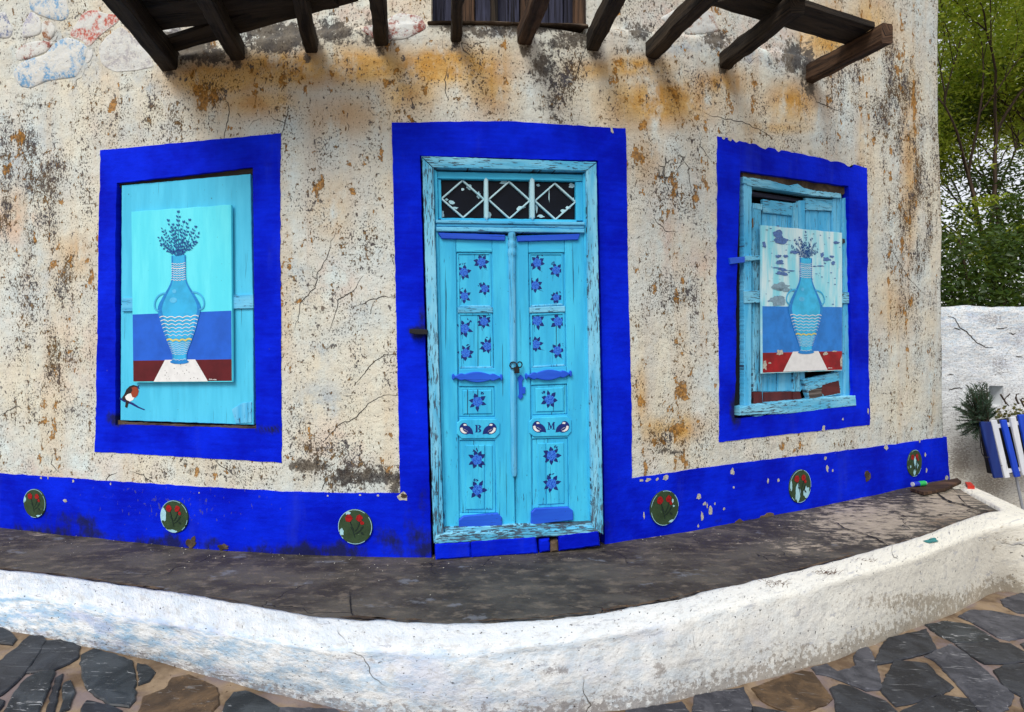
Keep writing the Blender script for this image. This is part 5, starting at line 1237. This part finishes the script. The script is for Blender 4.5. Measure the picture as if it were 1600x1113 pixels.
BM = [((256, 96), (186, 0), .125, .14, .45), ((363, 82), (322, 0), .105, .12, .45), ((478, 70), (466, 0), .085, .10, .45), ((592, 58), (587, 0), .095, .12, .45), ((709, 54), (715, 0), .07, .10, .45),
      ((820, 56), (842, 0), .10, .12, .45), ((932, 66), (962, 0), .10, .12, .45), ((1022, 80), (1098, 0), .105, .12, .3), ((1135, 97), (1240, 12), .105, .115, .05), ((1268, 118), (1386, 52), .105, .145, .0)]
for i, (b, e_, w, hg, ext) in enumerate(BM): beam(b, e_, w, hg, ext, M['beam'] if i not in (5, 9) else M['beam_red'])
def board(q4, h, th, m=None, wav=.006, name='plank'):
    P4_ = [Vector(gpt(x, y, h_)) for (x, y), h_ in zip(q4, h)]   # far L, far R, near R, near L
    N = 30; mb = MB(); V = []; uv = []
    for i in range(N + 1):
        t = i / N; a = P4_[0].lerp(P4_[1], t); b = P4_[3].lerp(P4_[2], t); so = q4[0][0]
        a = a + (a - b).normalized() * (wav * 2 * nz(t * 9, so, 2)); dz = wav * nz(t * 4, so, 5)
        for k, (p, z) in enumerate(((a, 0), (b, 0), (b, th), (a, th))): V.append((p.x, p.y, p.z + z + dz)); uv.append((k * .1 + so, t * (P4_[1] - P4_[0]).length))
    mb.add(V, [(i * 4 + q, i * 4 + (q + 1) % 4, (i + 1) * 4 + (q + 1) % 4, (i + 1) * 4 + q) for i in range(N) for q in range(4)] + [(3, 2, 1, 0), tuple(N * 4 + q for q in range(4))], uv, 0)
    mb.build(name, m or M['beam'], balc)
hz = lambda i: SURF.loc(*BM[i][0])[1] + BM[i][3] / 2
board([(236, 50), (530, 12), (500, -30), (205, 12)], [hz(0) + .005, hz(2) + .01, hz(2) + .01, hz(0) + .005], .035)
board([(202, 10), (560, -32), (560, -80), (160, -36)], [hz(0) + .008, hz(2) + .012, hz(2) + .012, hz(0) + .008], .035)
board([(263, 84), (560, 2), (545, -30), (252, 64)], [hz(0) - .03, hz(2) + .045, hz(2) + .045, hz(0) - .03], .028)
board([(1321, 70), (1104, 8), (1185, -14), (1367, 43)][::1], [hz(9) + .0, hz(8) + .01, hz(8) + .01, hz(9) + .0], .04)
board([(1262, 0), (1000, -60), (1010, -100), (1290, -30)], [hz(9) - .1, hz(7) + .02, hz(7) + .02, hz(9) - .1], .04)
mb = MB(); c = Vector(gpt(264, 47, hz(0)))
c2 = SURF.loc(266, 47); pts = [(c2[0] + .055 * math.cos(t) * (1 + .3 * nz(math.cos(t), math.sin(t), 1, 2)), c2[1] + .05 * math.sin(t) * (1 + .3 * nz(math.cos(t), math.sin(t), 4, 2))) for t in np.linspace(0, 6.2, 20)]
slab(mb, SURF, pts, -.02, .05, .025, local=True); mb.build('plaster_lump', M['limed']['grey'], house)

# ================================================================== painted roundels along the plinth
RD = [(53, 787, 22.5, 'leftmost green disc with red roses and a few pale chips', [(-.86, .25, .12, .2), (.5, -.85, .3, .08)]),
      (273, 807, 25.5, 'green rose disc with broad pale blue chip on its left rim, under left window', [(-.78, .05, .24, .42), (-.2, -.9, .4, .1)]),
      (554, 824, 27.5, 'green rose disc just left of the blue door, pale mark at its lower left', [(-.78, -.3, .12, .2), (-.4, .78, .14, .1)]),
      (1039, 794, 27.5, 'green rose disc just right of the blue door', [(.55, .35, .06, .12), (.62, .05, .07, .05), (.5, -.8, .25, .08)]),
      (1251, 760, 26, 'green rose disc with two large pale chips at its bottom, under the right window', [(-.25, -.35, .24, .5), (.55, -.45, .28, .36), (-.85, .1, .08, .3)]),
      (1430, 724, 21, 'smallest green rose disc, full of white chips, above the drink can', [(0, .1, .17, .34), (.35, -.2, .12, .2), (-.05, -.65, .15, .24), (-.6, -.2, .08, .1)])]
for i, (x, y, ry, lab, chp) in enumerate(RD):
    n = .016; c = SURF.loc(x, y, n); w = SURF.world(c[0], c[1], n); R = ry / F * w[1]
    rt = thing('painted_disc', lab, 'plaque', w, 'green rose discs along the blue plinth')
    D_ = lambda s, t: (c[0] + R * s, c[1] + R * t)
    circ = [D_(math.cos(t) * (1 + .012 * nz(math.cos(t), math.sin(t), i, 3)), math.sin(t)) for t in np.linspace(0, 2 * math.pi, 41)[:-1]]
    class Loc:   # the disc itself is flat: use the wall frame without its unevenness at the centre offset
        def world(s, a, b, nn): return WALL.world(a, b, nn + disp(*c))
    LF = Loc()
    mb = MB(); slab(mb, LF, circ, -.02, n, .003, local=True); mb.build('disc', M['green'], rt)
    mb = MB()
    for k in range(40):
        t0 = 2 * math.pi * k / 40; t1 = t0 + 2 * math.pi / 40
        if nz(math.cos(t0), math.sin(t0), i * 3.3, 2.5) > -.15:
            flat(mb, LF, [D_(.955 * math.cos(t0), .955 * math.sin(t0)), D_(.985 * math.cos(t0), .985 * math.sin(t0)), D_(.985 * math.cos(t1), .985 * math.sin(t1)), D_(.955 * math.cos(t1), .955 * math.sin(t1))], n + .0008)
    for j, (s, t, rx, ryy) in enumerate(chp):
        pg = []
        for k in range(18):
            th = 2 * math.pi * k / 18; r = 1 + .6 * nz(math.cos(th), math.sin(th), i * 5 + j, 2.2); a, b = s + rx * r * math.cos(th), t + ryy * r * math.sin(th)
            q = math.hypot(a, b)
            if q > .98: a, b = a / q * .98, b / q * .98
            pg.append(D_(a, b))
        flat(mb, LF, pg, n + .0014)
    mb.build('chipped_paint', M['chip_pale'], rt, kind='stuff')
    mb = MB()
    for (bx, by), (tx_, ty_) in (((.0, -.6), (-.35, .45)), ((.0, -.25), (.30, .42)), ((.02, -.4), (.48, .05))):
        ribbon(mb, LF, [D_(bx + (tx_ - bx) * f + .05 * math.sin(f * 3), by + (ty_ - by) * f ** 1.2) for f in np.linspace(0, 1, 9)], R * .06, n + .0020)
    for s, t, a in ((.40, -.05, .8), (.42, -.35, -.6), (-.15, -.1, 2.4)):
        l = .2; flat(mb, LF, [D_(s + l * f * math.cos(a) - l * g_ * math.sin(a), t + l * f * math.sin(a) + l * g_ * math.cos(a)) for f, g_ in ((-.6, 0), (0, -.35), (.8, 0), (0, .35))], n + .0022)
    mb.build('stem', M['stemgr'], rt)
    for s, t, r in ((-.36, .48, .21), (.25, .50, .19), (.42, .24, .11)):
        mb = MB(); sd_ = random.Random(i * 9 + int(s * 10))
        pg = [D_(s + r * math.cos(a) * sd_.uniform(.8, 1.15), t + r * math.sin(a) * sd_.uniform(.85, 1.2)) for a in np.linspace(0, 5.9, 13)]
        flat(mb, LF, pg, n + .0026); mb.build('rose', M['redrose'], rt)

# ================================================================== small things on the raised pavement
bb = thing('timber_offcut', 'weathered brown board lying at the wall foot by the right corner', 'board', gpt(1460, 764, HB))
mb = MB(); q4 = [gpt(x, y, HB) for x, y in ((1422, 768), (1470, 757), (1496, 752), (1502, 757), (1478, 768), (1444, 775))]
V = [(p[0], p[1], HB + .006) for p in q4] + [(p[0], p[1], HB + .032) for p in q4]
mb.add(V, [(5, 4, 3, 2, 1, 0), (6, 7, 8, 9, 10, 11)] + [(i, (i + 1) % 6, 6 + (i + 1) % 6, 6 + i) for i in range(6)], [(v[1], v[0]) for v in V]); mb.build('plank', M['beam_red'], bb)
cn = thing('drink_can', 'small crushed blue and green drink can lying on the brown board', 'can', gpt(1436, 758, HB + .06))
A = Vector(gpt(1425.5, 757, HB + .060)); B = Vector(gpt(1446, 755, HB + .060)); ax = (B - A)
for f0, f1, m, nm, r in ((.0, .06, 'tin', 'rim', .020), (.06, .45, 'canblue', 'body', .025), (.45, .94, 'cangreen', 'label_print', .0248), (.94, 1, 'tin', 'rim', .020)):
    mb = MB(); tube(mb, [A + ax * (f0 + (f1 - f0) * t) for t in (0, .15, .5, .85, 1)], [r * k for k in (.96, 1, .97, 1, .96)], 16); mb.build(nm, M[m], cn)
mb = MB(); P3 = [gpt(x, y, HB) for x, y in ((1508, 758), (1517, 760), (1523, 765), (1512, 766))]
V = [(p[0], p[1], HB + .004) for p in P3] + [(p[0], p[1], HB + .03 + .01 * (i % 2)) for i, p in enumerate(P3)]
mb.add(V, [(4, 5, 6, 7)] + [(i, (i + 1) % 4, 4 + (i + 1) % 4, 4 + i) for i in range(4)])
mb.build('plastic_scrap', M['redtrash'], label='red plastic scrap on the pavement end by the right corner', cat='litter')
# teal smear, weeds, straw debris
mb = MB()
for i, (x, y, rx, ry) in enumerate([(1453, 845, 15, 2.2)]):
    c = gpt(x, y, HB + .003); flat_pts = [(c[0] + rx / F * c[1] * math.cos(t) * (1 + .4 * nz(math.cos(t), math.sin(t), i, 2)), c[1] + .05 * math.sin(t) * (1 + .4 * nz(math.cos(t), math.sin(t), i + 3, 2)) - c[0] * 0 + (math.cos(t) * .04), HB + .010) for t in np.linspace(0, 6, 18)]
    mb.add(flat_pts, [tuple(range(18))], [(p[0], p[1]) for p in flat_pts])
mb.v = [(a, b, c - .001) for a, b, c in mb.v]; mb.build('paint_smear', M['teal'], walkway, kind='stuff')
mb = MB(); rnd = random.Random(3)
for x, y, k, s in ((1290, 897, 26, .05), (1205, 912, 30, .05), (1350, 878, 20, .04), (960, 958, 16, .025), (1215, 917, 14, .04), (1140, 922, 8, .03), (1000, 948, 8, .02), (1480, 768, 10, .03), (300, 853, 10, .03)):
    c = gpt(x, y, HB)
    for j in range(k):
        a = rnd.uniform(0, 6.28); l = s * rnd.uniform(.5, 1.2); b = Vector(c) + Vector((rnd.uniform(-.07, .07), rnd.uniform(-.02, .02), .002)); d = Vector((math.cos(a), math.sin(a) * .6, rnd.uniform(.05, .6))) * l
        tube(mb, [b, b + d * .5 + Vector((0, 0, .006)), b + d], [.0014, .0012, .0006], 3, cap=False)
mb.build('dry_weeds', M['straw'], None, kind='stuff', label='tufts of dry weeds and straw along the kerb joint', cat='weeds')
mb = MB()
for i in range(260):
    x = rnd.uniform(0, 1480); yw = CY + (EYE - HB) / WALL.world(U(x), 0)[1] * F; y = yw + abs(rnd.gauss(0, 1)) * 22 + 1
    c = gpt(x, y, HB); s = rnd.uniform(.002, .006)
    V = [(c[0] + s * rnd.uniform(-1, 1), c[1] + s * rnd.uniform(-1, 1), HB - .002 + s * rnd.uniform(0, 1.4)) for _ in range(5)]
    mb.add(V, [(0, 1, 2), (0, 2, 3), (0, 3, 4), (1, 2, 4), (2, 3, 4), (0, 1, 4)])
mb.build('grit', M['chip'], None, kind='stuff', label='pale grit and plaster crumbs along the foot of the blue wall', cat='grit')
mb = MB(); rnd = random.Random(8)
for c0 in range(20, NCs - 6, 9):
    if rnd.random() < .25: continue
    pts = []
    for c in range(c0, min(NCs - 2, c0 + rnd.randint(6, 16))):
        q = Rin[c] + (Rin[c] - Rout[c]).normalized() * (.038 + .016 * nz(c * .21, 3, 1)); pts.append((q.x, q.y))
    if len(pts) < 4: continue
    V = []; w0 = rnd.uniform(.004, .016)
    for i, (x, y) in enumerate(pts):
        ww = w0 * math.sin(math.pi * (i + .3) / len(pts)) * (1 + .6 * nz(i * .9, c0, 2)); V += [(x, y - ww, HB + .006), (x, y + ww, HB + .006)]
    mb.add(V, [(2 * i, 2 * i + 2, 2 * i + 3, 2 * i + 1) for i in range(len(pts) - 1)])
mb.build('joint_shade_line', M['mud'], walkway, kind='stuff')  # dark ribbon drawn in place of the thin shadow beside the kerb
# splits in the cement
class Top:
    def world(s, a, b, n=0): return (a, b, HB + n)
mb = MB()
for w, L in ((.030, [(1464, 770), (1474, 779), (1486, 785), (1502, 788), (1520, 794), (1548, 800)]), (.016, [(1290, 812), (1308, 818), (1320, 826), (1345, 833), (1370, 842), (1392, 856)]), (.006, [(550, 965), (548, 945), (546, 920)]), (.008, [(1400, 790), (1430, 800), (1455, 803)])):
    pts = []
    for k in range(len(L) - 1):
        for q in range(6):
            t = q / 6; x, y = L[k][0] + (L[k + 1][0] - L[k][0]) * t, L[k][1] + (L[k + 1][1] - L[k][1]) * t
            g_ = gpt(x + 2 * nz(x, y, 1, .2), y, HB); pts.append((g_[0], g_[1]))
    ribbon(mb, Top(), pts, lambda t, w=w: w * (.3 + .7 * math.sin(math.pi * min(.95, max(.08, t)))) * (1 + .5 * nz(t * 20, w * 99, 0)), .003)
mb.build('split', M['dark'], walkway, kind='stuff')

# ================================================================== GARDEN WALL with its niche, behind the corner
GW = Flat(0, 0, o=(4.4, 6.85), t=(1.0, .02))
gw = thing('garden_wall', 'rough whitewashed garden wall behind the right corner of the house', 'wall', (5.6, 6.9, -.3))
ax_ = lines(-.3, 4.2, .03, [GW.loc(1545, 600)[0], GW.loc(1566, 600)[0]]); hz_ = lines(-.5, 2.09, .03, [GW.loc(1550, 603)[1], GW.loc(1550, 634)[1]])
NI = [GW.loc(1545, 600)[0], GW.loc(1566, 600)[0], GW.loc(1550, 634)[1], GW.loc(1550, 603)[1]]
def gdisp(a, h): return .035 * nz(a, h, 2, 1.6) + .022 * nz(a, h, 6, 4.5) + .008 * nz(a, h, 9, 13)
V = []; uv = []
for h in hz_:
    for a in ax_:
        hh = h + (.02 * nz(a, 0, 4, 3) + .012 * nz(a, 0, 8, 11) if h > 2.0 else 0); V.append(GW.world(a, hh, gdisp(a, h) - (.03 if h > 2.075 else 0))); uv.append((a * 1.8 + 7, h * 1.8))
m = len(ax_)
mb = MB(); mb.add(V, [(j * m + i, j * m + i + 1, (j + 1) * m + i + 1, (j + 1) * m + i) for j in range(len(hz_) - 1) for i in range(m - 1) if not (NI[0] < (ax_[i] + ax_[i + 1]) / 2 < NI[1] and NI[2] < (hz_[j] + hz_[j + 1]) / 2 < NI[3])], uv, 0, True)
a, b, c, d = NI
for p, q in (((a, c), (a, d)), ((a, d), (b, d)), ((b, d), (b, c)), ((b, c), (a, c))):
    A4 = [GW.world(*p, gdisp(*p)), GW.world(*q, gdisp(*q)), GW.world(*q, -.38), GW.world(*p, -.38)]; mb.add(A4, [(0, 1, 2, 3)], [(p[0] + 7, p[1])] * 4)
mb.add([GW.world(a, c, -.38), GW.world(b, c, -.38), GW.world(b, d, -.38), GW.world(a, d, -.38)], [(0, 1, 2, 3)])
top = [GW.world(x, 2.09 + (.02 * nz(x, 0, 4, 3) + .012 * nz(x, 0, 8, 11)), gdisp(x, 2.09) - .03) for x in ax_]; bk = [GW.world(x, 2.08, -.4) for x in ax_]; fo = [GW.world(x, -.5, -.4) for x in ax_]
V = top + bk + fo; mb.add(V, [(i, i + 1, m + i + 1, m + i) for i in range(m - 1)] + [(m + i, m + i + 1, 2 * m + i + 1, 2 * m + i) for i in range(m - 1)], [(v[0], v[1]) for v in V], 0, True)
P = np.array([project(v) for v in mb.v]); dr = splat(P[:, 0], P[:, 1], [(1500, 720, 30, 60, .8), (1540, 760, 60, 30, .8), (1495, 620, 12, 100, .6), (1550, 500, 40, 20, .7), (1560, 570, 30, 30, .65), (1530, 540, 30, 20, .6), (1590, 530, 20, 30, .6)], .48)
bl = np.clip((640 - P[:, 1]) / 240, 0, .5)
mb.build('wall_face', M['whitewash'], gw, attrs={'m1': np.stack([bl, np.clip((P[:, 1] - 640) / 110, 0, 1) * .8, dr], 1)})

class GWS:
    def loc(s, x, y, n=0.0): return GW.loc(x, y, n)
    def world(s, a, b, n=0.0): return GW.world(a, b, n + gdisp(a, b))
mb = MB()
for i, c in enumerate([[(1482, 494), (1492, 498), (1499, 512), (1512, 520), (1524, 534), (1540, 543), (1553, 543)], [(1490, 512), (1503, 516)], [(1556, 513), (1566, 514), (1575, 511)], [(1576, 520), (1583, 523), (1588, 521)], [(1480, 586), (1492, 585)], [(1586, 557), (1600, 558)], [(1482, 610), (1494, 606), (1506, 607)]]):
    pts = []
    for k in range(len(c) - 1):
        for q in range(5):
            x, y = c[k][0] + (c[k + 1][0] - c[k][0]) * q / 5, c[k][1] + (c[k + 1][1] - c[k][1]) * q / 5; pts.append(GW.loc(x + 1.5 * nz(x, y, i, .3), y + 1.5 * nz(x, y, i + 9, .3), gdisp(*GW.loc(x, y))))
    ribbon(mb, GWS(), pts, lambda t: .004 + .007 * math.sin(math.pi * min(.95, max(.05, t))), .004)
mb.build('crack', M['crack'], gw, kind='stuff')
# ================================================================== PLANTER of blue and white slats, rosemary, succulent
FP = Flat(0, 0, o=(4.6, 6.35), t=(.97, .24))
pt = thing('slatted_planter', 'blue and white slatted planter box on a thin steel leg against the garden wall', 'planter', FP.world(*FP.loc(1580, 745), -.1))
T1 = lambda L: crop(L, 1460, 560, 4.64)
sl = [([(335, 460), (412, 462), (502, 866), (440, 870)], 'pldark'), ([(413, 452), (455, 449), (552, 866), (515, 870)], 'plwhite'), ([(485, 448), (525, 447), (628, 858), (590, 863)], 'plblue'), ([(552, 430), (592, 424), (680, 845), (645, 850)], 'plwhite'), ([(612, 412), (655, 408), (745, 830), (705, 836)], 'plblue'), ([(690, 400), (730, 396), (815, 820), (780, 824)], 'plwhite'), ([(760, 392), (800, 388), (885, 808), (845, 812)], 'plblue')]
for k, (q4, m_) in enumerate(sl): piece('slat', FP, T1(q4), .0, .022, M[m_], pt, bev=.004, step=0)
for yy in (490, 815): piece('rail', FP, T1([(400 + (yy - 490) * .22, yy), (790 + (yy - 490) * .22, yy - 60), (795 + (yy - 490) * .22, yy - 32), (405 + (yy - 490) * .22, yy + 28)]), -.03, -.002, M['plwhite'], pt, swap=True)
piece('box', FP, T1([(400, 480), (790, 412), (870, 790), (470, 850)]), -.16, -.032, M['iron'], pt, bev=.004, step=0)
mb = MB(); A = FP.world(*FP.loc(1587, 742, -.05), -.05); B = FP.world(*FP.loc(1602, 815, -.05), -.05); tube(mb, [A, B], .014, 8); mb.build('leg', M['steel'], pt)
mb = MB(); A = FP.world(*FP.loc(1650, 735, -.05), -.05); B = FP.world(*FP.loc(1664, 815, -.05), -.05); tube(mb, [A, B], .014, 8); mb.build('leg', M['steel'], pt)
wr = thing('black_wire', 'thin black wire looping down beside the slatted planter', 'wire', GW.world(*GW.loc(1535, 700), .1))
mb = MB(); tube(mb, [FP.world(*FP.loc(x, y, .03), .03) for x, y in T1([(330, 500), (330, 560), (336, 640), (345, 690), (360, 712), (380, 720), (396, 716)])], .005, 6); mb.build('wire', M['iron'], wr)
def needles(mb, base, tip, r, ln, k, mi=0, rnd=random):
    base, tip = Vector(base), Vector(tip); d = (tip - base)
    tube(mb, [base, base + d * .5, tip], [r, r * .8, r * .4], 4, mi=1, cap=False)
    for i in range(k):
        t = .12 + .88 * i / k; p = base + d * t; a = rnd.uniform(0, 6.28); dd = (d.normalized() * .75 + Vector((math.cos(a), math.sin(a), rnd.uniform(-.2, .5))) * .75).normalized() * ln * rnd.uniform(.7, 1.1)
        s = dd.cross(Vector((rnd.uniform(-1, 1), 1, rnd.uniform(-1, 1)))).normalized() * .0032
        mb.add([p - s, p + s, p + dd + s * .3, p + dd - s * .3], [(0, 1, 2, 3)], None, mi)
rnd = random.Random(12); rm = thing('rosemary_bush', 'dark bushy rosemary drooping over the left edge of the slatted planter', 'plant', FP.world(*FP.loc(1535, 660, -.12), -.12))
mb = MB()
for (tx_, ty_) in [(1516, 603), (1520, 608), (1527, 601), (1533, 610), (1540, 601), (1545, 612), (1508, 618), (1503, 626), (1498, 638), (1495, 640), (1512, 628), (1522, 625), (1536, 622), (1549, 622), (1530, 632), (1515, 640), (1505, 648), (1499, 655), (1497, 670), (1504, 678), (1510, 672), (1521, 684), (1524, 678), (1512, 662), (1540, 640), (1552, 640), (1548, 650), (1526, 615), (1538, 615), (1509, 636), (1518, 650), (1530, 655), (1528, 668), (1503, 664), (1556, 645), (1543, 630), (1519, 618), (1512, 612), (1534, 604), (1506, 630)]:
    for rep in range(3):
        n0, n1 = rnd.uniform(-.16, -.02), rnd.uniform(-.22, .10)
        b = FP.world(*FP.loc(1536 + rnd.uniform(-7, 10), 657 + rnd.uniform(-3, 3), n0), n0); t_ = FP.world(*FP.loc(tx_ + rnd.uniform(-4, 4), ty_ + rnd.uniform(-4, 4), n1), n1)
        needles(mb, b, t_, .004, .040, 60, 0, rnd)
mb.build('foliage', [M['leafC'], M['bark']], rm)
su = thing('succulent_plant', 'withered succulent with curling dark stems in the slatted planter', 'plant', FP.world(*FP.loc(1585, 655, -.12), -.12))
mb = MB()
for i in range(110):
    n0 = rnd.uniform(-.26, -.01); x, y = rnd.uniform(1556, 1625), 0; y = 655 - (x - 1556) * .12 - abs(rnd.gauss(0, 9)); p = Vector(FP.world(*FP.loc(x, y, n0), n0)); a = rnd.uniform(0, 6.28)
    dd = Vector((math.cos(a), math.sin(a), rnd.uniform(.2, 1.0))).normalized() * rnd.uniform(.03, .055); s = dd.cross(Vector((rnd.uniform(-1, 1), rnd.uniform(-1, 1), .2))).normalized() * .014
    mb.add([p, p + dd * .45 + s, p + dd, p + dd * .45 - s], [(0, 1, 2, 3)], None, 0)
for L in ([(345, 0)],): pass
mb.build('foliage', [M['leafD'], M['bark']], su)
for L in ([(520, 330), (505, 300), (530, 275), (548, 258)], [(480, 262), (500, 295), (520, 325), (540, 345)], [(610, 330), (590, 290), (595, 262), (612, 258)], [(650, 350), (625, 300), (640, 290), (655, 300)]):
    mb = MB(); tube(mb, [FP.world(*FP.loc(x, y, -.1), -.1) for x, y in T1(L)], [.010, .009, .007, .005], 6); mb.build('stem', M['bark'], su)

# ================================================================== TREES beyond the garden wall
def leaves(mb, pts, rnd, size, mi_f, droop=.4):
    V = []; Fc = []; MI = []
    for p in pts:
        a = rnd.uniform(0, 6.28); el = rnd.uniform(-1.0, .7) - droop * .3; d = Vector((math.cos(a) * math.cos(el), math.sin(a) * math.cos(el), math.sin(el))); l = size * rnd.uniform(.65, 1.3)
        s = d.cross(Vector((rnd.uniform(-1, 1), rnd.uniform(-1, 1), rnd.uniform(-1, 1)))).normalized() * l * .17
        k = len(V); V += [p, p + d * l * .45 + s, p + d * l, p + d * l * .45 - s]; Fc.append((k, k + 1, k + 2, k + 3)); MI.append(mi_f(p))
    k0 = len(mb.v); mb.v += [tuple(v) for v in V]; mb.uv += [(0, 0)] * len(V); mb.f += [tuple(i + k0 for i in f) for f in Fc]; mb.mi += MI; mb.sm += [False] * len(Fc)
def grow(tb, p, d, L, r, depth, rnd, tips, spread=.55, up=.15):
    n = 5; pts = [p]; rr = [r]; q = p; dd = d.copy()
    for i in range(n):
        dd = (dd + Vector((rnd.uniform(-1, 1), rnd.uniform(-1, 1), rnd.uniform(-1, 1))) * .16 + Vector((0, 0, up * .2))).normalized(); q = q + dd * L / n; pts.append(q); rr.append(r * (1 - .4 * (i + 1) / n))
        if depth <= 2: tips.append((q, dd, depth))
    tube(tb, pts, rr, 7 if depth > 2 else 4, cap=False)
    if depth == 0: return
    for k in range(rnd.choice([2, 3, 3])):
        a = rnd.uniform(0, 6.28); s = Vector((math.cos(a), math.sin(a), rnd.uniform(-.2, .6))); nd = (dd + s * spread * rnd.uniform(.7, 1.2)).normalized()
        at_ = pts[rnd.choice([3, 4, 5, 5])]; grow(tb, at_, nd, L * rnd.uniform(.66, .86), r * .55, depth - 1, rnd, tips, spread, up)
def tree(name, label, base, trunk, dens, seed, size, mats, bright, group='trees beyond the garden wall'):
    rnd = random.Random(seed); root = thing(name, label, 'tree', base, group); tb = MB(); tips = []
    p = Vector(base); rr = [trunk[0]]; pts = [p]
    for q in trunk[1]: pts.append(Vector(q)); rr.append(trunk[0] * (1 - .4 * len(rr) / (len(trunk[1]) + 1)))
    tube(tb, pts, rr, 10, cap=False)
    for d, L, dep in trunk[2]: grow(tb, pts[-1], Vector(d).normalized(), L, rr[-1] * .62, dep, rnd, tips)
    tb.build('trunk', mats[2], root)
    P_ = []
    for q, d, dep in tips:
        for _ in range(dens): P_.append(q + Vector((rnd.gauss(0, 1), rnd.gauss(0, 1), rnd.gauss(0, 1))) * .17)
    mb = MB(); leaves(mb, P_, rnd, size, lambda p: 0 if nz(p.x, p.y, p.z * 1.6, 1.6) + (p.z - bright) * .35 > 0 else 1); mb.build('crown', mats[:2], root)  # light painted by height: sunlit colour mostly high, shaded colour mostly low
    return root
LM = [M['leafA'], M['leafB'], M['bark']]
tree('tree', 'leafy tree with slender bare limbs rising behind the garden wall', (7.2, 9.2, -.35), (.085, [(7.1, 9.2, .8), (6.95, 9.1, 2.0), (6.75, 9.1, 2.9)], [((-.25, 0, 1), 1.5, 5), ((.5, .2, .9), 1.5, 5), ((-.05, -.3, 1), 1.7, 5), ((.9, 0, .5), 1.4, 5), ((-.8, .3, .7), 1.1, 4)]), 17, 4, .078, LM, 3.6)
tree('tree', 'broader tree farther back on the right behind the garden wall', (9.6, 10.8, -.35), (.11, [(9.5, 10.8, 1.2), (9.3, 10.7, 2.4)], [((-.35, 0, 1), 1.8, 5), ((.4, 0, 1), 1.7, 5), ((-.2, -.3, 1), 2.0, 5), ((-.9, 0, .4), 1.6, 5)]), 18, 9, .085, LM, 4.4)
def bush(name, label, c, r, n, seed, bright):
    rnd = random.Random(seed); root = thing(name, label, 'bush', (c[0], c[1], -.35), 'bushes behind the garden wall'); P_ = []
    tb = MB()
    for i in range(9):
        a = rnd.uniform(0, 6.28); tp_ = Vector(c) + Vector((math.cos(a) * r[0] * .7, math.sin(a) * r[1] * .7, r[2] * rnd.uniform(0, .8))); b = Vector((c[0] + rnd.uniform(-.2, .2), c[1], -.35)); tube(tb, [b, b.lerp(tp_, .5) + Vector((0, 0, .3)), tp_], [.04, .03, .012], 6, cap=False)
    tb.build('trunk', M['bark'], root)
    while len(P_) < n:
        v = Vector((rnd.uniform(-1, 1), rnd.uniform(-1, 1), rnd.uniform(-1, 1))); l = v.length
        if l > 1 or l < .35 or nz(v.x, v.y, v.z * 2 + seed, 2.2) < -.18 + .25 * (l - .8): continue
        P_.append(Vector((c[0] + v.x * r[0], c[1] + v.y * r[1], c[2] + v.z * r[2])))
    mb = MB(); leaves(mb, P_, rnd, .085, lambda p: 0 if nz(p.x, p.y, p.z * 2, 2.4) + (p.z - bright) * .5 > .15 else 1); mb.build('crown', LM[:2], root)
bush('bush', 'dense dark green bush right behind the garden wall', (6.6, 8.3, 2.3), (1.9, .85, 1.35), 34000, 3, 3.1)
bush('bush', 'dark bush in the shade farther right behind the garden wall', (9.4, 9.0, 2.4), (1.8, .9, 1.4), 16000, 8, 3.2)
